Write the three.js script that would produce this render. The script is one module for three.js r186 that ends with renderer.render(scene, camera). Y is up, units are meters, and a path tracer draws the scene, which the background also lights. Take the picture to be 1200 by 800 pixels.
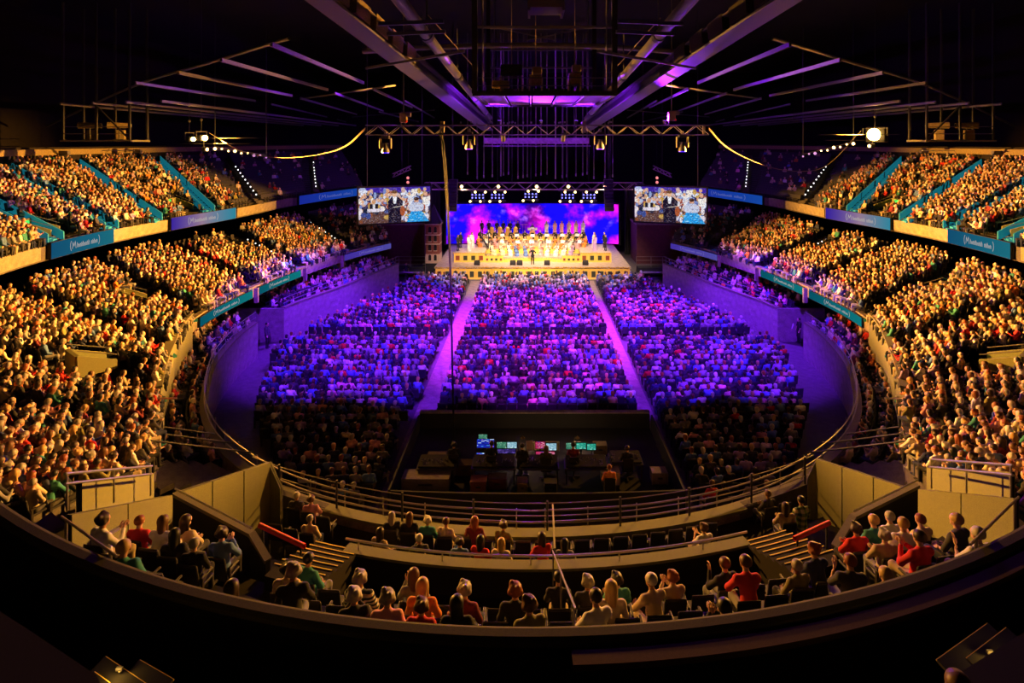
import * as THREE from 'three';
import { mergeGeometries } from 'three/addons/utils/BufferGeometryUtils.js';
import { ImprovedNoise } from 'three/addons/math/ImprovedNoise.js';
import { RoundedBoxGeometry } from 'three/addons/geometries/RoundedBoxGeometry.js';
import { RectAreaLightUniformsLib } from 'three/addons/lights/RectAreaLightUniformsLib.js';

// ---------------------------------------------------------------- camera, exposure, lights
// World: x to the right, y up, the stage lies towards -z. "d" below is the distance towards the stage (z = -d).
RectAreaLightUniformsLib.init();
const scene = new THREE.Scene();
scene.background = new THREE.Color(0x000000);
const EYE = 14.5, FOCAL = 666, VPX = 622, VPY = 165;
const camera = new THREE.PerspectiveCamera(2 * Math.atan(400 / FOCAL) * 180 / Math.PI, 1.5, 0.1, 400);
camera.position.set(0, EYE, 0);
camera.setViewOffset(1200, 800, 600 - VPX, 400 - VPY, 1200, 800);   // a level camera with a shifted lens
camera.updateMatrixWorld();
const renderer = new THREE.WebGLRenderer({ antialias: true });
renderer.toneMapping = THREE.LinearToneMapping;
renderer.toneMappingExposure = 1.0;
renderer.shadowMap.enabled = true;

const AMBER = new THREE.Color(1, 0.42, 0.06), WARM = new THREE.Color(1, 0.72, 0.36);
function spot(color, intensity, [x, y, d], [tx, ty, td], halfDeg, penumbra = 0.8, size = 6) {
  const l = new THREE.SpotLight(color, intensity, 0, halfDeg * Math.PI / 180, penumbra, 2);
  l.name = 'spot_light'; l.position.set(x, y, -d); l.target.position.set(tx, ty, -td);
  l.castShadow = true; l.shadow.mapSize.set(1024, 1024); l.shadow.radius = size; l.shadow.camera.far = 120;
  scene.add(l, l.target); return l;
}
// the two banks of amber floods hung beside the upper deck: each lights the stands across the hall
const FLOOD = { left: [-28.7, 14.75, 50], right: [30.0, 15.05, 50] };
const FAN = [[29, 43, 15, 35200], [26, 30, 15, 39000], [19, 19, 15, 30000]];
for (const [tx, td, half, cd] of FAN) {
  spot(AMBER, cd * 1.0, [FLOOD.right[0] - 0.464, FLOOD.right[1] - 0.1, 49.81], [-tx, td > 18 ? 7.5 : 6.5, td], half, 0.85, 3);
  spot(AMBER, cd * 0.95, [FLOOD.left[0] + 0.464, FLOOD.left[1] - 0.1, 49.81], [tx, td > 18 ? 7.5 : 6.5, td], half, 0.85, 3);
}
// fill spots added under each bank light the seats on the camera's side
spot(AMBER, 12500, [FLOOD.right[0] - 0.7, FLOOD.right[1] - 1.1, 49.3], [-4, 5.2, 11.5], 13, 0.85, 3);
spot(AMBER, 11500, [FLOOD.left[0] + 0.7, FLOOD.left[1] - 1.1, 49.3], [4, 5.2, 11.5], 13, 0.85, 3);
// moving heads under the lighting truss: violet wash on the floor seats
const HEADS = [[-11.5, 14.0, 45, 0x2a18ff], [-4.9, 14.3, 45, 0x9a20ff], [5.5, 14.3, 45, 0x9a20ff], [12.0, 14.1, 45, 0x3a18ff]];
const violet = (h) => new THREE.Color(h);
const VB = new THREE.Color(0.16, 0.014, 1), VM = new THREE.Color(0.38, 0.025, 1);
spot(VB, 3000, [-11.5, 13.4, 45], [-13.0, 0, 43.0], 40, 0.5);
spot(VM, 3200, [-4.9, 13.7, 45], [-3.5, 0, 44.0], 40, 0.5);
spot(VM, 3200, [5.5, 13.7, 45], [4.5, 0, 44.0], 40, 0.5);
spot(VB, 3000, [12.0, 13.4, 45], [13.2, 0, 43.0], 40, 0.5);
// violet washes hung over the near seats light the backs of the floor audience
const WASH = [[-8, -13.5, 40.5, VB, 5200], [-4, -7.2, 39.5, VB, 5200], [0.3, 0.2, 39, VM, 5200], [4.6, 7.4, 39.5, VB, 5200], [8.6, 13.8, 40.5, VB, 5200]];
for (const [x, tx, td, c, cd] of WASH) spot(c, cd, [x, 19.1, 14.4], [tx, 0.6, td], 15.5, 0.2, 4);

// ---------------------------------------------------------------- helpers
let seed = 20240607;
const rnd = () => { seed = (seed + 0x6d2b79f5) | 0; let t = Math.imul(seed ^ (seed >>> 15), 1 | seed); t = (t + Math.imul(t ^ (t >>> 7), 61 | t)) ^ t; return ((t ^ (t >>> 14)) >>> 0) / 4294967296; };
const pick = (a) => a[Math.floor(rnd() * a.length)];
const rr = (a, b) => a + (b - a) * rnd();
// place on a surface of known height from where it was measured on the photograph: [x, y, d]
const at = (px, py, y) => { const d = FOCAL * (EYE - y) / (py - VPY); return [(px - VPX) * d / FOCAL, y, d]; };
const ad = (px, py, d) => [(px - VPX) * d / FOCAL, EYE - (py - VPY) * d / FOCAL, d];
const toPx = (x, y, d) => [VPX + FOCAL * x / d, VPY + FOCAL * (EYE - y) / d];
const V = ([x, y, d]) => new THREE.Vector3(x, y, -d);
const used = new Map();
const numbered = (n) => { const k = used.get(n) || 0; used.set(n, k + 1); return k ? n + '_' + String(k).padStart(3, '0') : n; };
function tag(o, label, category, group) { o.userData.label = label; o.userData.category = category; if (group) o.userData.group = group; return o; }
function thing(name, label, category, [x, y, d] = [0, 0, 0], turn = 0, group) {
  const o = new THREE.Group(); o.name = numbered(name); o.position.set(x, y, -d); o.rotation.y = turn; scene.add(o);
  return tag(o, label, category, group);
}
function part(name, geo, m, parent) { const o = new THREE.Mesh(Array.isArray(geo) ? merge(geo) : geo, m); o.name = name; parent.add(o); return o; }
function solo(name, geo, m, label, category, group) { return tag(part(numbered(name), geo, m, scene), label, category, group); }
function struct(name, geo, m, label, parent) {
  const o = part(parent ? name : numbered(name), geo, m, parent || scene);
  if (!parent) { o.userData.kind = 'structure'; o.userData.label = label; }
  return o;
}
function sgroup(name, label) { const o = new THREE.Group(); o.name = numbered(name); o.userData.kind = 'structure'; o.userData.label = label; scene.add(o); return o; }
function dup(root, [x, y, d], turn, label, group) {
  const r = root.clone(); r.userData = { ...root.userData }; r.name = numbered(root.name.replace(/_\d{3}$/, '')); scene.add(r); r.position.set(x, y, -d); r.rotation.y = turn;
  if (label) r.userData.label = label; if (group) r.userData.group = group; return r;
}
function plain(g) { const o = g.index ? g.toNonIndexed() : g; for (const k of Object.keys(o.attributes)) if (!['position', 'normal', 'uv'].includes(k)) o.deleteAttribute(k); o.morphAttributes = {}; return o; }
const merge = (list) => list.length === 1 ? list[0] : mergeGeometries(list.map(plain));
// box centred at (x, y, z) in local axes, uv in metres
function box(w, h, l, x = 0, y = 0, z = 0, ry = 0, rx = 0, rz = 0) {
  const g = new THREE.BoxGeometry(w, h, l), uv = g.attributes.uv, s = [[l, h], [l, h], [w, l], [w, l], [w, h], [w, h]];
  for (let i = 0; i < 24; i++) uv.setXY(i, uv.getX(i) * s[i >> 2][0], uv.getY(i) * s[i >> 2][1]);
  if (rx) g.rotateX(rx); if (rz) g.rotateZ(rz); if (ry) g.rotateY(ry); return g.translate(x, y, z);
}
const rbox = (w, h, l, x = 0, y = 0, z = 0, r = 0.02, ry = 0, rx = 0) => { const g = new RoundedBoxGeometry(w, h, l, 1, Math.min(r, w / 2.1, h / 2.1, l / 2.1)); if (rx) g.rotateX(rx); if (ry) g.rotateY(ry); return g.translate(x, y, z); };
const cyl = (r0, r1, h, x = 0, y = 0, z = 0, n = 10) => new THREE.CylinderGeometry(r0, r1, h, n).translate(x, y, z);
const ball = (r, x = 0, y = 0, z = 0, n = 10, m = 7) => new THREE.SphereGeometry(r, n, m).translate(x, y, z);
// round bar between two points given as Vector3
function bar(a, b, r, n = 6, r2 = r) {
  const v = b.clone().sub(a), g = new THREE.CylinderGeometry(r2, r, v.length(), n);
  g.applyQuaternion(new THREE.Quaternion().setFromUnitVectors(new THREE.Vector3(0, 1, 0), v.clone().normalize()));
  const m = a.clone().add(b).multiplyScalar(0.5); return g.translate(m.x, m.y, m.z);
}
const wbar = (a, b, r, n, r2) => bar(V(a), V(b), r, n, r2);
const tube = (pts, r, seg = 32, n = 6) => new THREE.TubeGeometry(new THREE.CatmullRomCurve3(pts.map(V)), seg, r, n);
// square beam between two world points [x, y, d]: w across, h high
function beam(a, b, w, h) {
  const A = V(a), B = V(b), v = B.clone().sub(A), L = v.length(), g = box(w, h, L);
  const m = new THREE.Matrix4().lookAt(A, B, new THREE.Vector3(0, 1, 0)); g.applyMatrix4(m);
  const c = A.add(B).multiplyScalar(0.5); return g.translate(c.x, c.y, c.z);
}
// sample a smooth curve through control points, any number of components, n + 1 samples
function curve(pts, n) {
  const out = [], k = pts.length - 1;
  for (let i = 0; i <= n; i++) {
    const t = i / n * k, j = Math.min(Math.floor(t), k - 1), u = t - j, p = [pts[Math.max(j - 1, 0)], pts[j], pts[j + 1], pts[Math.min(j + 2, k)]];
    out.push(p[0].map((_, c) => 0.5 * (2 * p[1][c] + (p[2][c] - p[0][c]) * u + (2 * p[0][c] - 5 * p[1][c] + 4 * p[2][c] - p[3][c]) * u * u + (3 * p[1][c] - p[0][c] - 3 * p[2][c] + p[3][c]) * u * u * u)));
  }
  return out;
}
const lerp = (a, b, t) => a + (b - a) * t;
const mixp = (a, b, t) => a.map((v, i) => lerp(v, b[i], t));
// plan normals (in x, d) of a polyline [x, y, d]
function normals(pts) {
  return pts.map((p, i) => { const a = pts[Math.max(i - 1, 0)], b = pts[Math.min(i + 1, pts.length - 1)], tx = b[0] - a[0], td = b[2] - a[2], l = Math.hypot(tx, td) || 1; return [td / l, -tx / l]; });
}
const offset = (pts, o, h = 0) => { const n = normals(pts); return pts.map((p, i) => [p[0] + n[i][0] * o, p[1] + h, p[2] + n[i][1] * o]); };
// sweep a closed profile [[out, up], ...] along a polyline; flat shaded, uv in metres
function sweep(pts, profile) {
  const n = normals(pts), P = [], U = [], m = profile.length; let s = 0;
  const ring = pts.map((p, i) => profile.map(([o, h]) => [p[0] + n[i][0] * o, p[1] + h, -(p[2] + n[i][1] * o)]));
  const per = [0]; for (let k = 0; k < m; k++) per.push(per[k] + Math.hypot(profile[(k + 1) % m][0] - profile[k][0], profile[(k + 1) % m][1] - profile[k][1]));
  const quad = (a, b, c, d, ua, ub, uc, ud) => { P.push(...a, ...b, ...c, ...a, ...c, ...d); U.push(...ua, ...ub, ...uc, ...ua, ...uc, ...ud); };
  for (let i = 0; i + 1 < pts.length; i++) {
    const l = Math.hypot(pts[i + 1][0] - pts[i][0], pts[i + 1][2] - pts[i][2]);
    for (let k = 0; k < m; k++) { const q = (k + 1) % m; quad(ring[i][k], ring[i][q], ring[i + 1][q], ring[i + 1][k], [s, per[k]], [s, per[k + 1]], [s + l, per[k + 1]], [s + l, per[k]]); }
    s += l;
  }
  for (const [r, flip] of [[ring[0], false], [ring[ring.length - 1], true]]) for (let k = 1; k + 1 < m; k++) {
    const t = flip ? [r[0], r[k], r[k + 1]] : [r[0], r[k + 1], r[k]]; for (const v of t) { P.push(...v); U.push(v[0], v[1]); }
  }
  const g = new THREE.BufferGeometry(); g.setAttribute('position', new THREE.Float32BufferAttribute(P, 3)); g.setAttribute('uv', new THREE.Float32BufferAttribute(U, 2)); g.computeVertexNormals(); return g;
}
const rect = (o0, o1, h0, h1) => [[o0, h0], [o0, h1], [o1, h1], [o1, h0]];
const hexa = (r) => [0, 1, 2, 3, 4, 5].map((i) => [Math.cos(i * Math.PI / 3) * r, Math.sin(i * Math.PI / 3) * r]);
// open surface through a grid of points rows[i][j] = [x, y, d]; flat shaded
function sheet(rows) {
  const P = [], U = [];
  for (let i = 0; i + 1 < rows.length; i++) for (let j = 0; j + 1 < rows[i].length; j++) {
    const q = [rows[i][j], rows[i][j + 1], rows[i + 1][j + 1], rows[i + 1][j]];
    for (const k of [0, 1, 2, 0, 2, 3]) { P.push(q[k][0], q[k][1], -q[k][2]); U.push(q[k][0], q[k][2] + q[k][1]); }
  }
  const g = new THREE.BufferGeometry(); g.setAttribute('position', new THREE.Float32BufferAttribute(P, 3)); g.setAttribute('uv', new THREE.Float32BufferAttribute(U, 2)); g.computeVertexNormals(); return g;
}
// thick upright or leaning panel from its four corners [x, y, d]
function slab(a, b, c, d, thick) {
  const [A, B, C, D] = [a, b, c, d].map(V), n = B.clone().sub(A).cross(D.clone().sub(A)).normalize().multiplyScalar(thick / 2), P = [];
  const f = [A, B, C, D].map((p) => p.clone().add(n)), k = [A, B, C, D].map((p) => p.clone().sub(n));
  const quad = (...q) => { for (const i of [0, 1, 2, 0, 2, 3]) P.push(q[i].x, q[i].y, q[i].z); };
  quad(...f); quad(k[3], k[2], k[1], k[0]); for (let i = 0; i < 4; i++) { const j = (i + 1) % 4; quad(f[i], k[i], k[j], f[j]); }
  const g = new THREE.BufferGeometry(); g.setAttribute('position', new THREE.Float32BufferAttribute(P, 3));
  const U = []; for (let i = 0; i < P.length; i += 3) U.push(P[i] + P[i + 2], P[i + 1]); g.setAttribute('uv', new THREE.Float32BufferAttribute(U, 2)); g.computeVertexNormals(); return g;
}

// ---------------------------------------------------------------- textures and materials
const noise = new ImprovedNoise();
function dataTex(w, h, f, srgb = true) {
  const a = new Uint8Array(w * h * 4);
  for (let y = 0; y < h; y++) for (let x = 0; x < w; x++) { const c = f(x / w, y / h), i = (y * w + x) * 4; a[i] = c[0]; a[i + 1] = c[1]; a[i + 2] = c[2]; a[i + 3] = 255; }
  const t = new THREE.DataTexture(a, w, h); t.wrapS = t.wrapT = THREE.RepeatWrapping; t.magFilter = THREE.LinearFilter; if (srgb) t.colorSpace = THREE.SRGBColorSpace; t.needsUpdate = true; return t;
}
const tileNoise = (u, v, f, z) => { // periodic noise on a torus-like blend
  const n = (a, b) => noise.noise(a * f, b * f, z), w = (t) => t;
  return lerp(lerp(n(u, v), n(u - 1, v), w(u)), lerp(n(u, v - 1), n(u - 1, v - 1), w(u)), w(v));
};
const grain = dataTex(256, 256, (u, v) => { const c = 205 + 45 * tileNoise(u, v, 9, 1) + 35 * tileNoise(u, v, 37, 4) + (rnd() - 0.5) * 40; const k = Math.max(0, Math.min(255, c)); return [k, k, k]; });
const specks = dataTex(128, 128, () => { const k = 150 + rnd() * 105; return [k, k, k]; });
const scaled = (t, r) => { const c = t.clone(); c.repeat.set(r, r); c.needsUpdate = true; return c; };
const grain05 = scaled(grain, 0.35), speck3 = scaled(specks, 3);
const lin = (r, g, b) => new THREE.Color().setRGB(r, g, b);
const mat = (color, roughness = 0.8, o = {}) => new THREE.MeshStandardMaterial({ color, roughness, side: THREE.DoubleSide, ...o });
const M = {
  concrete: mat(lin(0.16, 0.14, 0.12), 0.9, { map: grain05, bumpMap: grain05, bumpScale: 0.01 }),
  terrace: mat(lin(0.055, 0.05, 0.046), 0.9, { map: grain05 }),
  floor: mat(lin(0.17, 0.15, 0.15), 0.55, { map: grain05 }),
  aisle: mat(lin(0.52, 0.40, 0.34), 0.85, { map: grain05 }),
  black: mat(lin(0.012, 0.012, 0.013), 0.8), dusk: mat(lin(0.02, 0.014, 0.01), 1, { map: speck3 }), soot: mat(lin(0.006, 0.006, 0.006), 0.95),
  roof: mat(lin(0.01, 0.009, 0.009), 0.95), hallwall: mat(lin(0.02, 0.013, 0.01), 0.9, { map: grain05 }),
  steel: mat(lin(0.17, 0.16, 0.17), 0.5, { metalness: 0.3 }), darksteel: mat(lin(0.05, 0.05, 0.052), 0.5, { metalness: 0.4 }),
  chrome: mat(lin(0.62, 0.6, 0.58), 0.28, { metalness: 0.85 }), rail: mat(lin(0.3, 0.28, 0.27), 0.3, { metalness: 0.7 }),
  tan: mat(lin(0.34, 0.35, 0.16), 0.85, { map: speck3 }), tancap: mat(lin(0.32, 0.3, 0.18), 0.8, { map: speck3 }),
  fascia: mat(lin(0.44, 0.38, 0.26), 0.8, { map: grain05 }), carpet: mat(lin(0.06, 0.052, 0.028), 1, { map: speck3 }),
  wallpaint: mat(lin(0.42, 0.34, 0.34), 0.75, { map: grain05 }),
  nosing: mat(lin(0.85, 0.62, 0.1), 0.6), yellow: mat(lin(0.85, 0.55, 0.06), 0.7), yellow2: mat(lin(0.86, 0.66, 0.1), 0.7),
  windowdark: mat(lin(0.04, 0.05, 0.02), 0.4), windowred: mat(lin(0.25, 0.06, 0.02), 0.5),
  teal: mat(lin(0.03, 0.36, 0.42), 0.9, { map: speck3 }), red: mat(lin(0.8, 0.03, 0.02), 0.6),
  seat: mat(lin(0.02, 0.02, 0.026), 0.55), seatframe: mat(lin(0.08, 0.075, 0.075), 0.45, { metalness: 0.3 }), armpad: mat(lin(0.022, 0.016, 0.013), 0.5),
  brick: mat(lin(0.42, 0.13, 0.08), 0.85, { map: grain }), stone: mat(lin(0.62, 0.46, 0.3), 0.8), slate: mat(lin(0.02, 0.016, 0.03), 0.6),
  stagefloor: mat(lin(0.75, 0.6, 0.52), 0.5, { map: grain05 }), white: mat(lin(0.8, 0.8, 0.8), 0.6), gold: mat(lin(0.9, 0.55, 0.12), 0.3, { metalness: 0.5 }),
  wood: mat(lin(0.36, 0.12, 0.035), 0.35), cable: mat(lin(0.30, 0.22, 0.1), 0.7), paper: mat(lin(0.75, 0.7, 0.6), 0.8), khaki: mat(lin(0.45, 0.34, 0.14), 0.75, { map: grain }),
};
const glow = (r, g, b, k = 1) => new THREE.MeshStandardMaterial({ color: 0x000000, emissive: lin(r, g, b), emissiveIntensity: k, roughness: 0.5, side: THREE.DoubleSide });
const G = { teal: new THREE.MeshStandardMaterial({ color: lin(0.02, 0.3, 0.34), emissive: lin(0.004, 0.085, 0.12), emissiveIntensity: 1, roughness: 0.8, side: THREE.DoubleSide }), amber: glow(1, 0.55, 0.12, 30), lampwarm: glow(1, 0.6, 0.2, 7), lampblue: glow(0.15, 0.15, 1, 4), dot: glow(1, 0.95, 0.9, 2.2), exit: glow(0.05, 1, 0.12, 1.3), violet: glow(0.35, 0.1, 1, 2), step: glow(1, 0.55, 0.08, 1.5), mag: glow(0.9, 0.4, 0.8, 1) };
function canvasTex(w, h, draw) { const c = document.createElement('canvas'); c.width = w; c.height = h; draw(c.getContext('2d'), w, h); const t = new THREE.CanvasTexture(c); t.colorSpace = THREE.SRGBColorSpace; t.wrapS = t.wrapT = THREE.ClampToEdgeWrapping; return t; }
const screenMat = (t, k = 1) => new THREE.MeshPhysicalMaterial({ color: 0x000000, emissive: 0xffffff, emissiveMap: t, emissiveIntensity: k, roughness: 1, specularIntensity: 0, side: THREE.DoubleSide });
const quadScreen = (w, h) => new THREE.PlaneGeometry(w, h);

// ---------------------------------------------------------------- the hall
const spots = [], seatSpots = [];          // where people and seats go: { x, y, d, turn, where, dark }
const mirror = (pts, s) => pts.map(([x, y, d]) => [x * s, y, d]);
const facing = (x, d, tx, td) => Math.atan2(tx - x, -(td - d));
const slicePx = (pts, a, b) => pts.filter((p) => { const q = toPx(...p)[0]; return q >= Math.min(a, b) - 0.01 && q <= Math.max(a, b) + 0.01; });

struct('floor', box(96, 0.4, 112, 0, -0.2, -48), M.floor, 'dark polished concrete arena floor');
struct('ceiling', box(98, 0.4, 114, 0, 27.2, -48), M.roof, 'black roof deck over the hall');
struct('wall_left', box(0.4, 27, 112, -48.2, 13.5, -48), M.hallwall, 'dark side wall of the hall');
struct('wall_right', box(0.4, 27, 112, 48.2, 13.5, -48), M.hallwall, 'dark side wall of the hall');
struct('wall_stage', box(96, 27, 0.4, 0, 13.5, -104.2), M.soot, 'black end wall behind the stage');
struct('wall_rear', box(96, 27, 0.4, 0, 13.5, 8.2), M.soot, 'black end wall behind the upper balcony');

// centre aisles of the seated floor
for (const [x0, x1] of [[-6.15, -5.0], [5.45, 6.5]]) struct('trim_aisle', box(x1 - x0, 0.012, 38, (x0 + x1) / 2, 0.006, -39.8), M.aisle, 'pale runner down the aisle between floor seats');

// wall round the floor, top at 2.4
const W0 = [[13, 2.4, 56], [15.4, 2.4, 48], [17.6, 2.4, 42], [18.2, 2.4, 37], [17.4, 2.4, 32], [16.1, 2.4, 28.5], [14.2, 2.4, 25], [11.6, 2.4, 22], [8, 2.5, 19.3], [4, 2.55, 17.8], [0, 2.6, 17.3]];
const WALL = curve(W0, 120);
const wallX = (d) => { let best = WALL[0]; for (const p of WALL) if (Math.abs(p[2] - d) < Math.abs(best[2] - d)) best = p; return best[0]; };
for (const s of [1, -1]) {
  const w = mirror(WALL, s), gap = [38.2, 41.0];
  const far = w.filter((p) => p[2] >= gap[1]), near = w.filter((p) => p[2] <= gap[0]);
  const g = sgroup(s > 0 ? 'wall_floor_right' : 'wall_floor_left', 'painted wall round the seated floor');
  for (const [k, run] of [[0, far], [1, near]]) {
    const step = 5;                                            // upright wall panels
    for (let i = 0; i + 1 < run.length; i += step) {
      const seg = run.slice(i, i + step + 1); if (seg.length < 2) continue;
      part('wall_panel', sweep(seg.map((p) => [p[0], 0, p[2]]), rect(0.01 * s, -0.22 * s, 0, seg[0][1])), M.wallpaint, g);
    }
    part('cap', sweep(run, rect(0.06 * s, -0.28 * s, 0, 0.07)), M.tancap, g);
  }
  for (const e of [far[far.length - 1], near[0]]) part('return_wall', box(3.4, 2.4, 0.2, e[0] + s * 1.7, 1.2, -e[2]), M.wallpaint, g);
  // railing on the wall
  for (const [nm, run] of [['far', far], ['near', near]]) {
    const r = thing('wall_railing', nm === 'far' ? (s > 0 ? 'two-bar chrome railing on the stage end of the floor wall opposite the brick tower' : 'two-bar chrome railing on the floor wall beside the brick tower') : (s > 0 ? 'curved chrome railing on the floor wall past the gap with the standing attendants' : 'curved chrome railing on the floor wall past the empty gap with steps'), 'railing', [0, 0, 0]);
    for (const h of [0.35, 0.7]) part('bar', sweep(offset(run, -0.1 * s, h), hexa(0.028)), M.rail, r);
    for (let i = 0; i < run.length; i += 4) { const p = run[i]; part('post', cyl(0.02, 0.02, 0.7, p[0] + 0.1 * 0, p[1] + 0.35, -p[2], 6), M.rail, r); }
  }
}

// generic stepped seating between an inner and an outer line
function terrace(I, O, n) {
  const rows = [];
  for (let i = 0; i < n; i++) for (const t of [i / n, (i + 1) / n]) rows.push(I.map((p, j) => { const q = mixp(p, O[j], t); q[1] = lerp(p[1], O[j][1], i / n); return q; }));
  return sheet(rows);
}
function seatRows(I, O, n, { pitch = 0.43, aisles = [], keep = () => 1, where, target = [0, 46], holes = [], seats = true, shift = 0, gap = 0.62 }) {
  for (let i = 0; i < n; i++) {
    const line = I.map((p, j) => { const q = mixp(p, O[j], (i + 0.45) / n); q[1] = lerp(p[1], O[j][1], i / n); return q; });
    let total = 0; const acc = [0]; for (let j = 1; j < line.length; j++) { total += Math.hypot(line[j][0] - line[j - 1][0], line[j][2] - line[j - 1][2]); acc.push(total); }
    for (let s = pitch * (0.3 + 0.4 * rnd()); s < total; s += pitch) {
      let j = 1; while (acc[j] < s) j++;
      const f = (s - acc[j - 1]) / (acc[j] - acc[j - 1] || 1), p = mixp(line[j - 1], line[j], f), u = (j - 1 + f) / (line.length - 1);
      if (aisles.some((a) => Math.abs(a - shift * (i + 0.45) / n - u) * total < gap)) continue;
      if (holes.some(([hx, hd, rx, rd]) => Math.abs(p[0] - hx) < rx && Math.abs(p[2] - hd) < (rd || rx))) continue;
      const turn = facing(p[0], p[2], ...target), w = typeof where === 'function' ? where(u, i) : where;
      if (seats) seatSpots.push({ x: p[0], y: p[1], d: p[2], turn, where: w, size: 0.85 });
      const k = keep(u, (i + 0.5) / n); if (rnd() < k) spots.push({ x: p[0] + rr(-0.04, 0.04), y: p[1], d: p[2] + rr(-0.05, 0.05), turn: turn + rr(-0.3, 0.3), where: w, size: 0.85 });
    }
  }
}
// tan stairwell boxes standing in the seating: [px, py, height of its foot, width, which]
function vomitory(x, y, d, w, h, l, turn, label, sign, teal) {
  const o = thing('stairwell_box', label, 'stairwell', [x, y, d], turn, undefined);
  for (const e of [-w / 2, w / 2]) part('side_wall', slab([e, 0, -l / 2], [e, 0, l / 2], [e, h, l / 2], [e, h * 0.4, -l / 2], 0.12), M.tan, o);
  part('back_wall', box(w, h, 0.14, 0, h / 2, -l / 2), M.tan, o); part('landing', box(w, 0.05, l, 0, 0.02, 0), teal ? M.teal : M.black, o);
  for (let k = 0; k < 3; k++) part('step', box(w - 0.15, 0.16, 0.3, 0, 0.1 + k * 0.16, l * 0.1 - k * 0.3), teal ? M.teal : M.concrete, o);
  if (sign) part('exit_sign', box(0.5, 0.22, 0.06, 0, h * 0.8, -l / 2 + 0.11), G.exit, o);
  for (const e of [-1, 1]) part('handrail', bar(new THREE.Vector3(e * w / 2, h + 0.2, -l / 2), new THREE.Vector3(e * w / 2, h * 0.4 + 0.2, l / 2), 0.02), M.rail, o);
  return o;
}
const bannerTex = (kind) => canvasTex(1024, 128, (c, w, h) => {
  const g = c.createLinearGradient(0, 0, w, 0), S = { teal: ['#0e6f86', '#17a0a6'], blue: ['#2438c8', '#1d62d8'], purple: ['#5a3fd0', '#6a64d8'], mix: ['#4a2fd0', '#3fb4d2'], steel: ['#1d6a96', '#2a93a8'] }[kind];
  g.addColorStop(0, S[0]); if (kind === 'mix') g.addColorStop(0.5, '#c9a6c8'); g.addColorStop(1, S[1]); c.fillStyle = g; c.fillRect(0, 0, w, h);
  c.strokeStyle = c.fillStyle = kind === 'blue' || kind === 'purple' ? 'rgba(190,180,255,0.55)' : '#f1e6e2'; c.lineWidth = 7;
  c.beginPath(); c.arc(360, 64, 60, 2.4, 3.9); c.stroke(); c.beginPath(); c.arc(700, 64, 60, -0.75, 0.75); c.stroke();
  c.beginPath(); c.moveTo(330, 92); c.lineTo(338, 40); c.lineTo(355, 70); c.lineTo(372, 36); c.lineTo(384, 92); c.stroke();
  c.lineWidth = 6; for (let i = 0; i < 15; i++) { const x = 402 + i * 22, t = 50 + ((i * 7) % 4) * 5; if (i === 9) continue; c.beginPath(); c.moveTo(x, 88); c.lineTo(x + 2, t); c.lineTo(x + 12, 66); c.lineTo(x + 13, 88); c.stroke(); }
});
const BT = Object.fromEntries(['teal', 'blue', 'purple', 'mix', 'steel'].map((k) => [k, screenMat(bannerTex(k), 0.5)]));
function banner(run, h0, h1, m, label, s, group) {
  if (run.length < 2) return;
  const o = thing('ribbon_screen', label, 'led screen', [0, 0, 0], 0, group);
  part('housing', sweep(run, rect(-0.04 * s, 0.16 * s, h0, h1)), M.black, o);
  const n = normals(run), rows = [h0 + 0.02, h1 - 0.02].map((h) => run.map((p, i) => [p[0] - n[i][0] * 0.05 * s * NS, p[1] + h, p[2] - n[i][1] * 0.05 * s * NS]));
  const g = sheet(rows), P = g.attributes.position, U = g.attributes.uv, x0 = run[0], L = run.length - 1;
  let q = 0; const flip = toPx(...run[0])[0] > toPx(...run[L])[0];
  for (let j = 0; j < L; j++) for (const k of [0, 1, 1, 0, 1, 0]) { const c = [j, j + 1, j + 1, j, j + 1, j][q % 6]; U.setXY(q, flip ? 1 - c / L : c / L, [0, 0, 1, 0, 1, 1][q % 6]); q++; }
  part('screen', g, m, o); return o;
}
const NS = 1;

// lower tier under the overhang, main bowl, upper deck, each side
const MAIN_I = [[13.9, 4.4, 56], [16.3, 4.4, 51], [18.1, 4.4, 44.2], [18.9, 4.4, 38.4], [18.9, 4.4, 32], [16.8, 4.3, 26.5], [14.4, 4.3, 22], [12.4, 4.4, 18.8], [11.2, 4.7, 16.2], [11.6, 5.5, 13.2]];
const MAIN_O = [[20.5, 6.4, 69.1], [23.9, 6.4, 58.3], [25.2, 6.4, 47.8], [26.5, 6.4, 41.4], [27.0, 6.4, 35.6], [26.2, 6.4, 28.4], [23.6, 6.6, 21.6], [19.6, 6.9, 16.4], [16.6, 7.4, 12.6], [14.6, 7.9, 9.6]];
const UP_I = [[20.5, 8.7, 69.1], [23.9, 8.7, 58.3], [25.2, 8.7, 47.8], [26.5, 8.7, 41.4], [27.0, 8.7, 35.6], [26.2, 8.7, 28.4], [23.6, 8.7, 21.3]];
const UP_O = [[28.5, 12.4, 85.5], [34.2, 12.4, 69.3], [36.4, 12.4, 55.1], [37.2, 12.4, 44.6], [37.2, 12.4, 36.1], [35.6, 12.4, 28.5], [31.3, 12.4, 20.9]];
const TEALS = [0.385, 0.525, 0.645, 0.755], MAINROWS = 17, UPROWS = 22;
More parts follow.
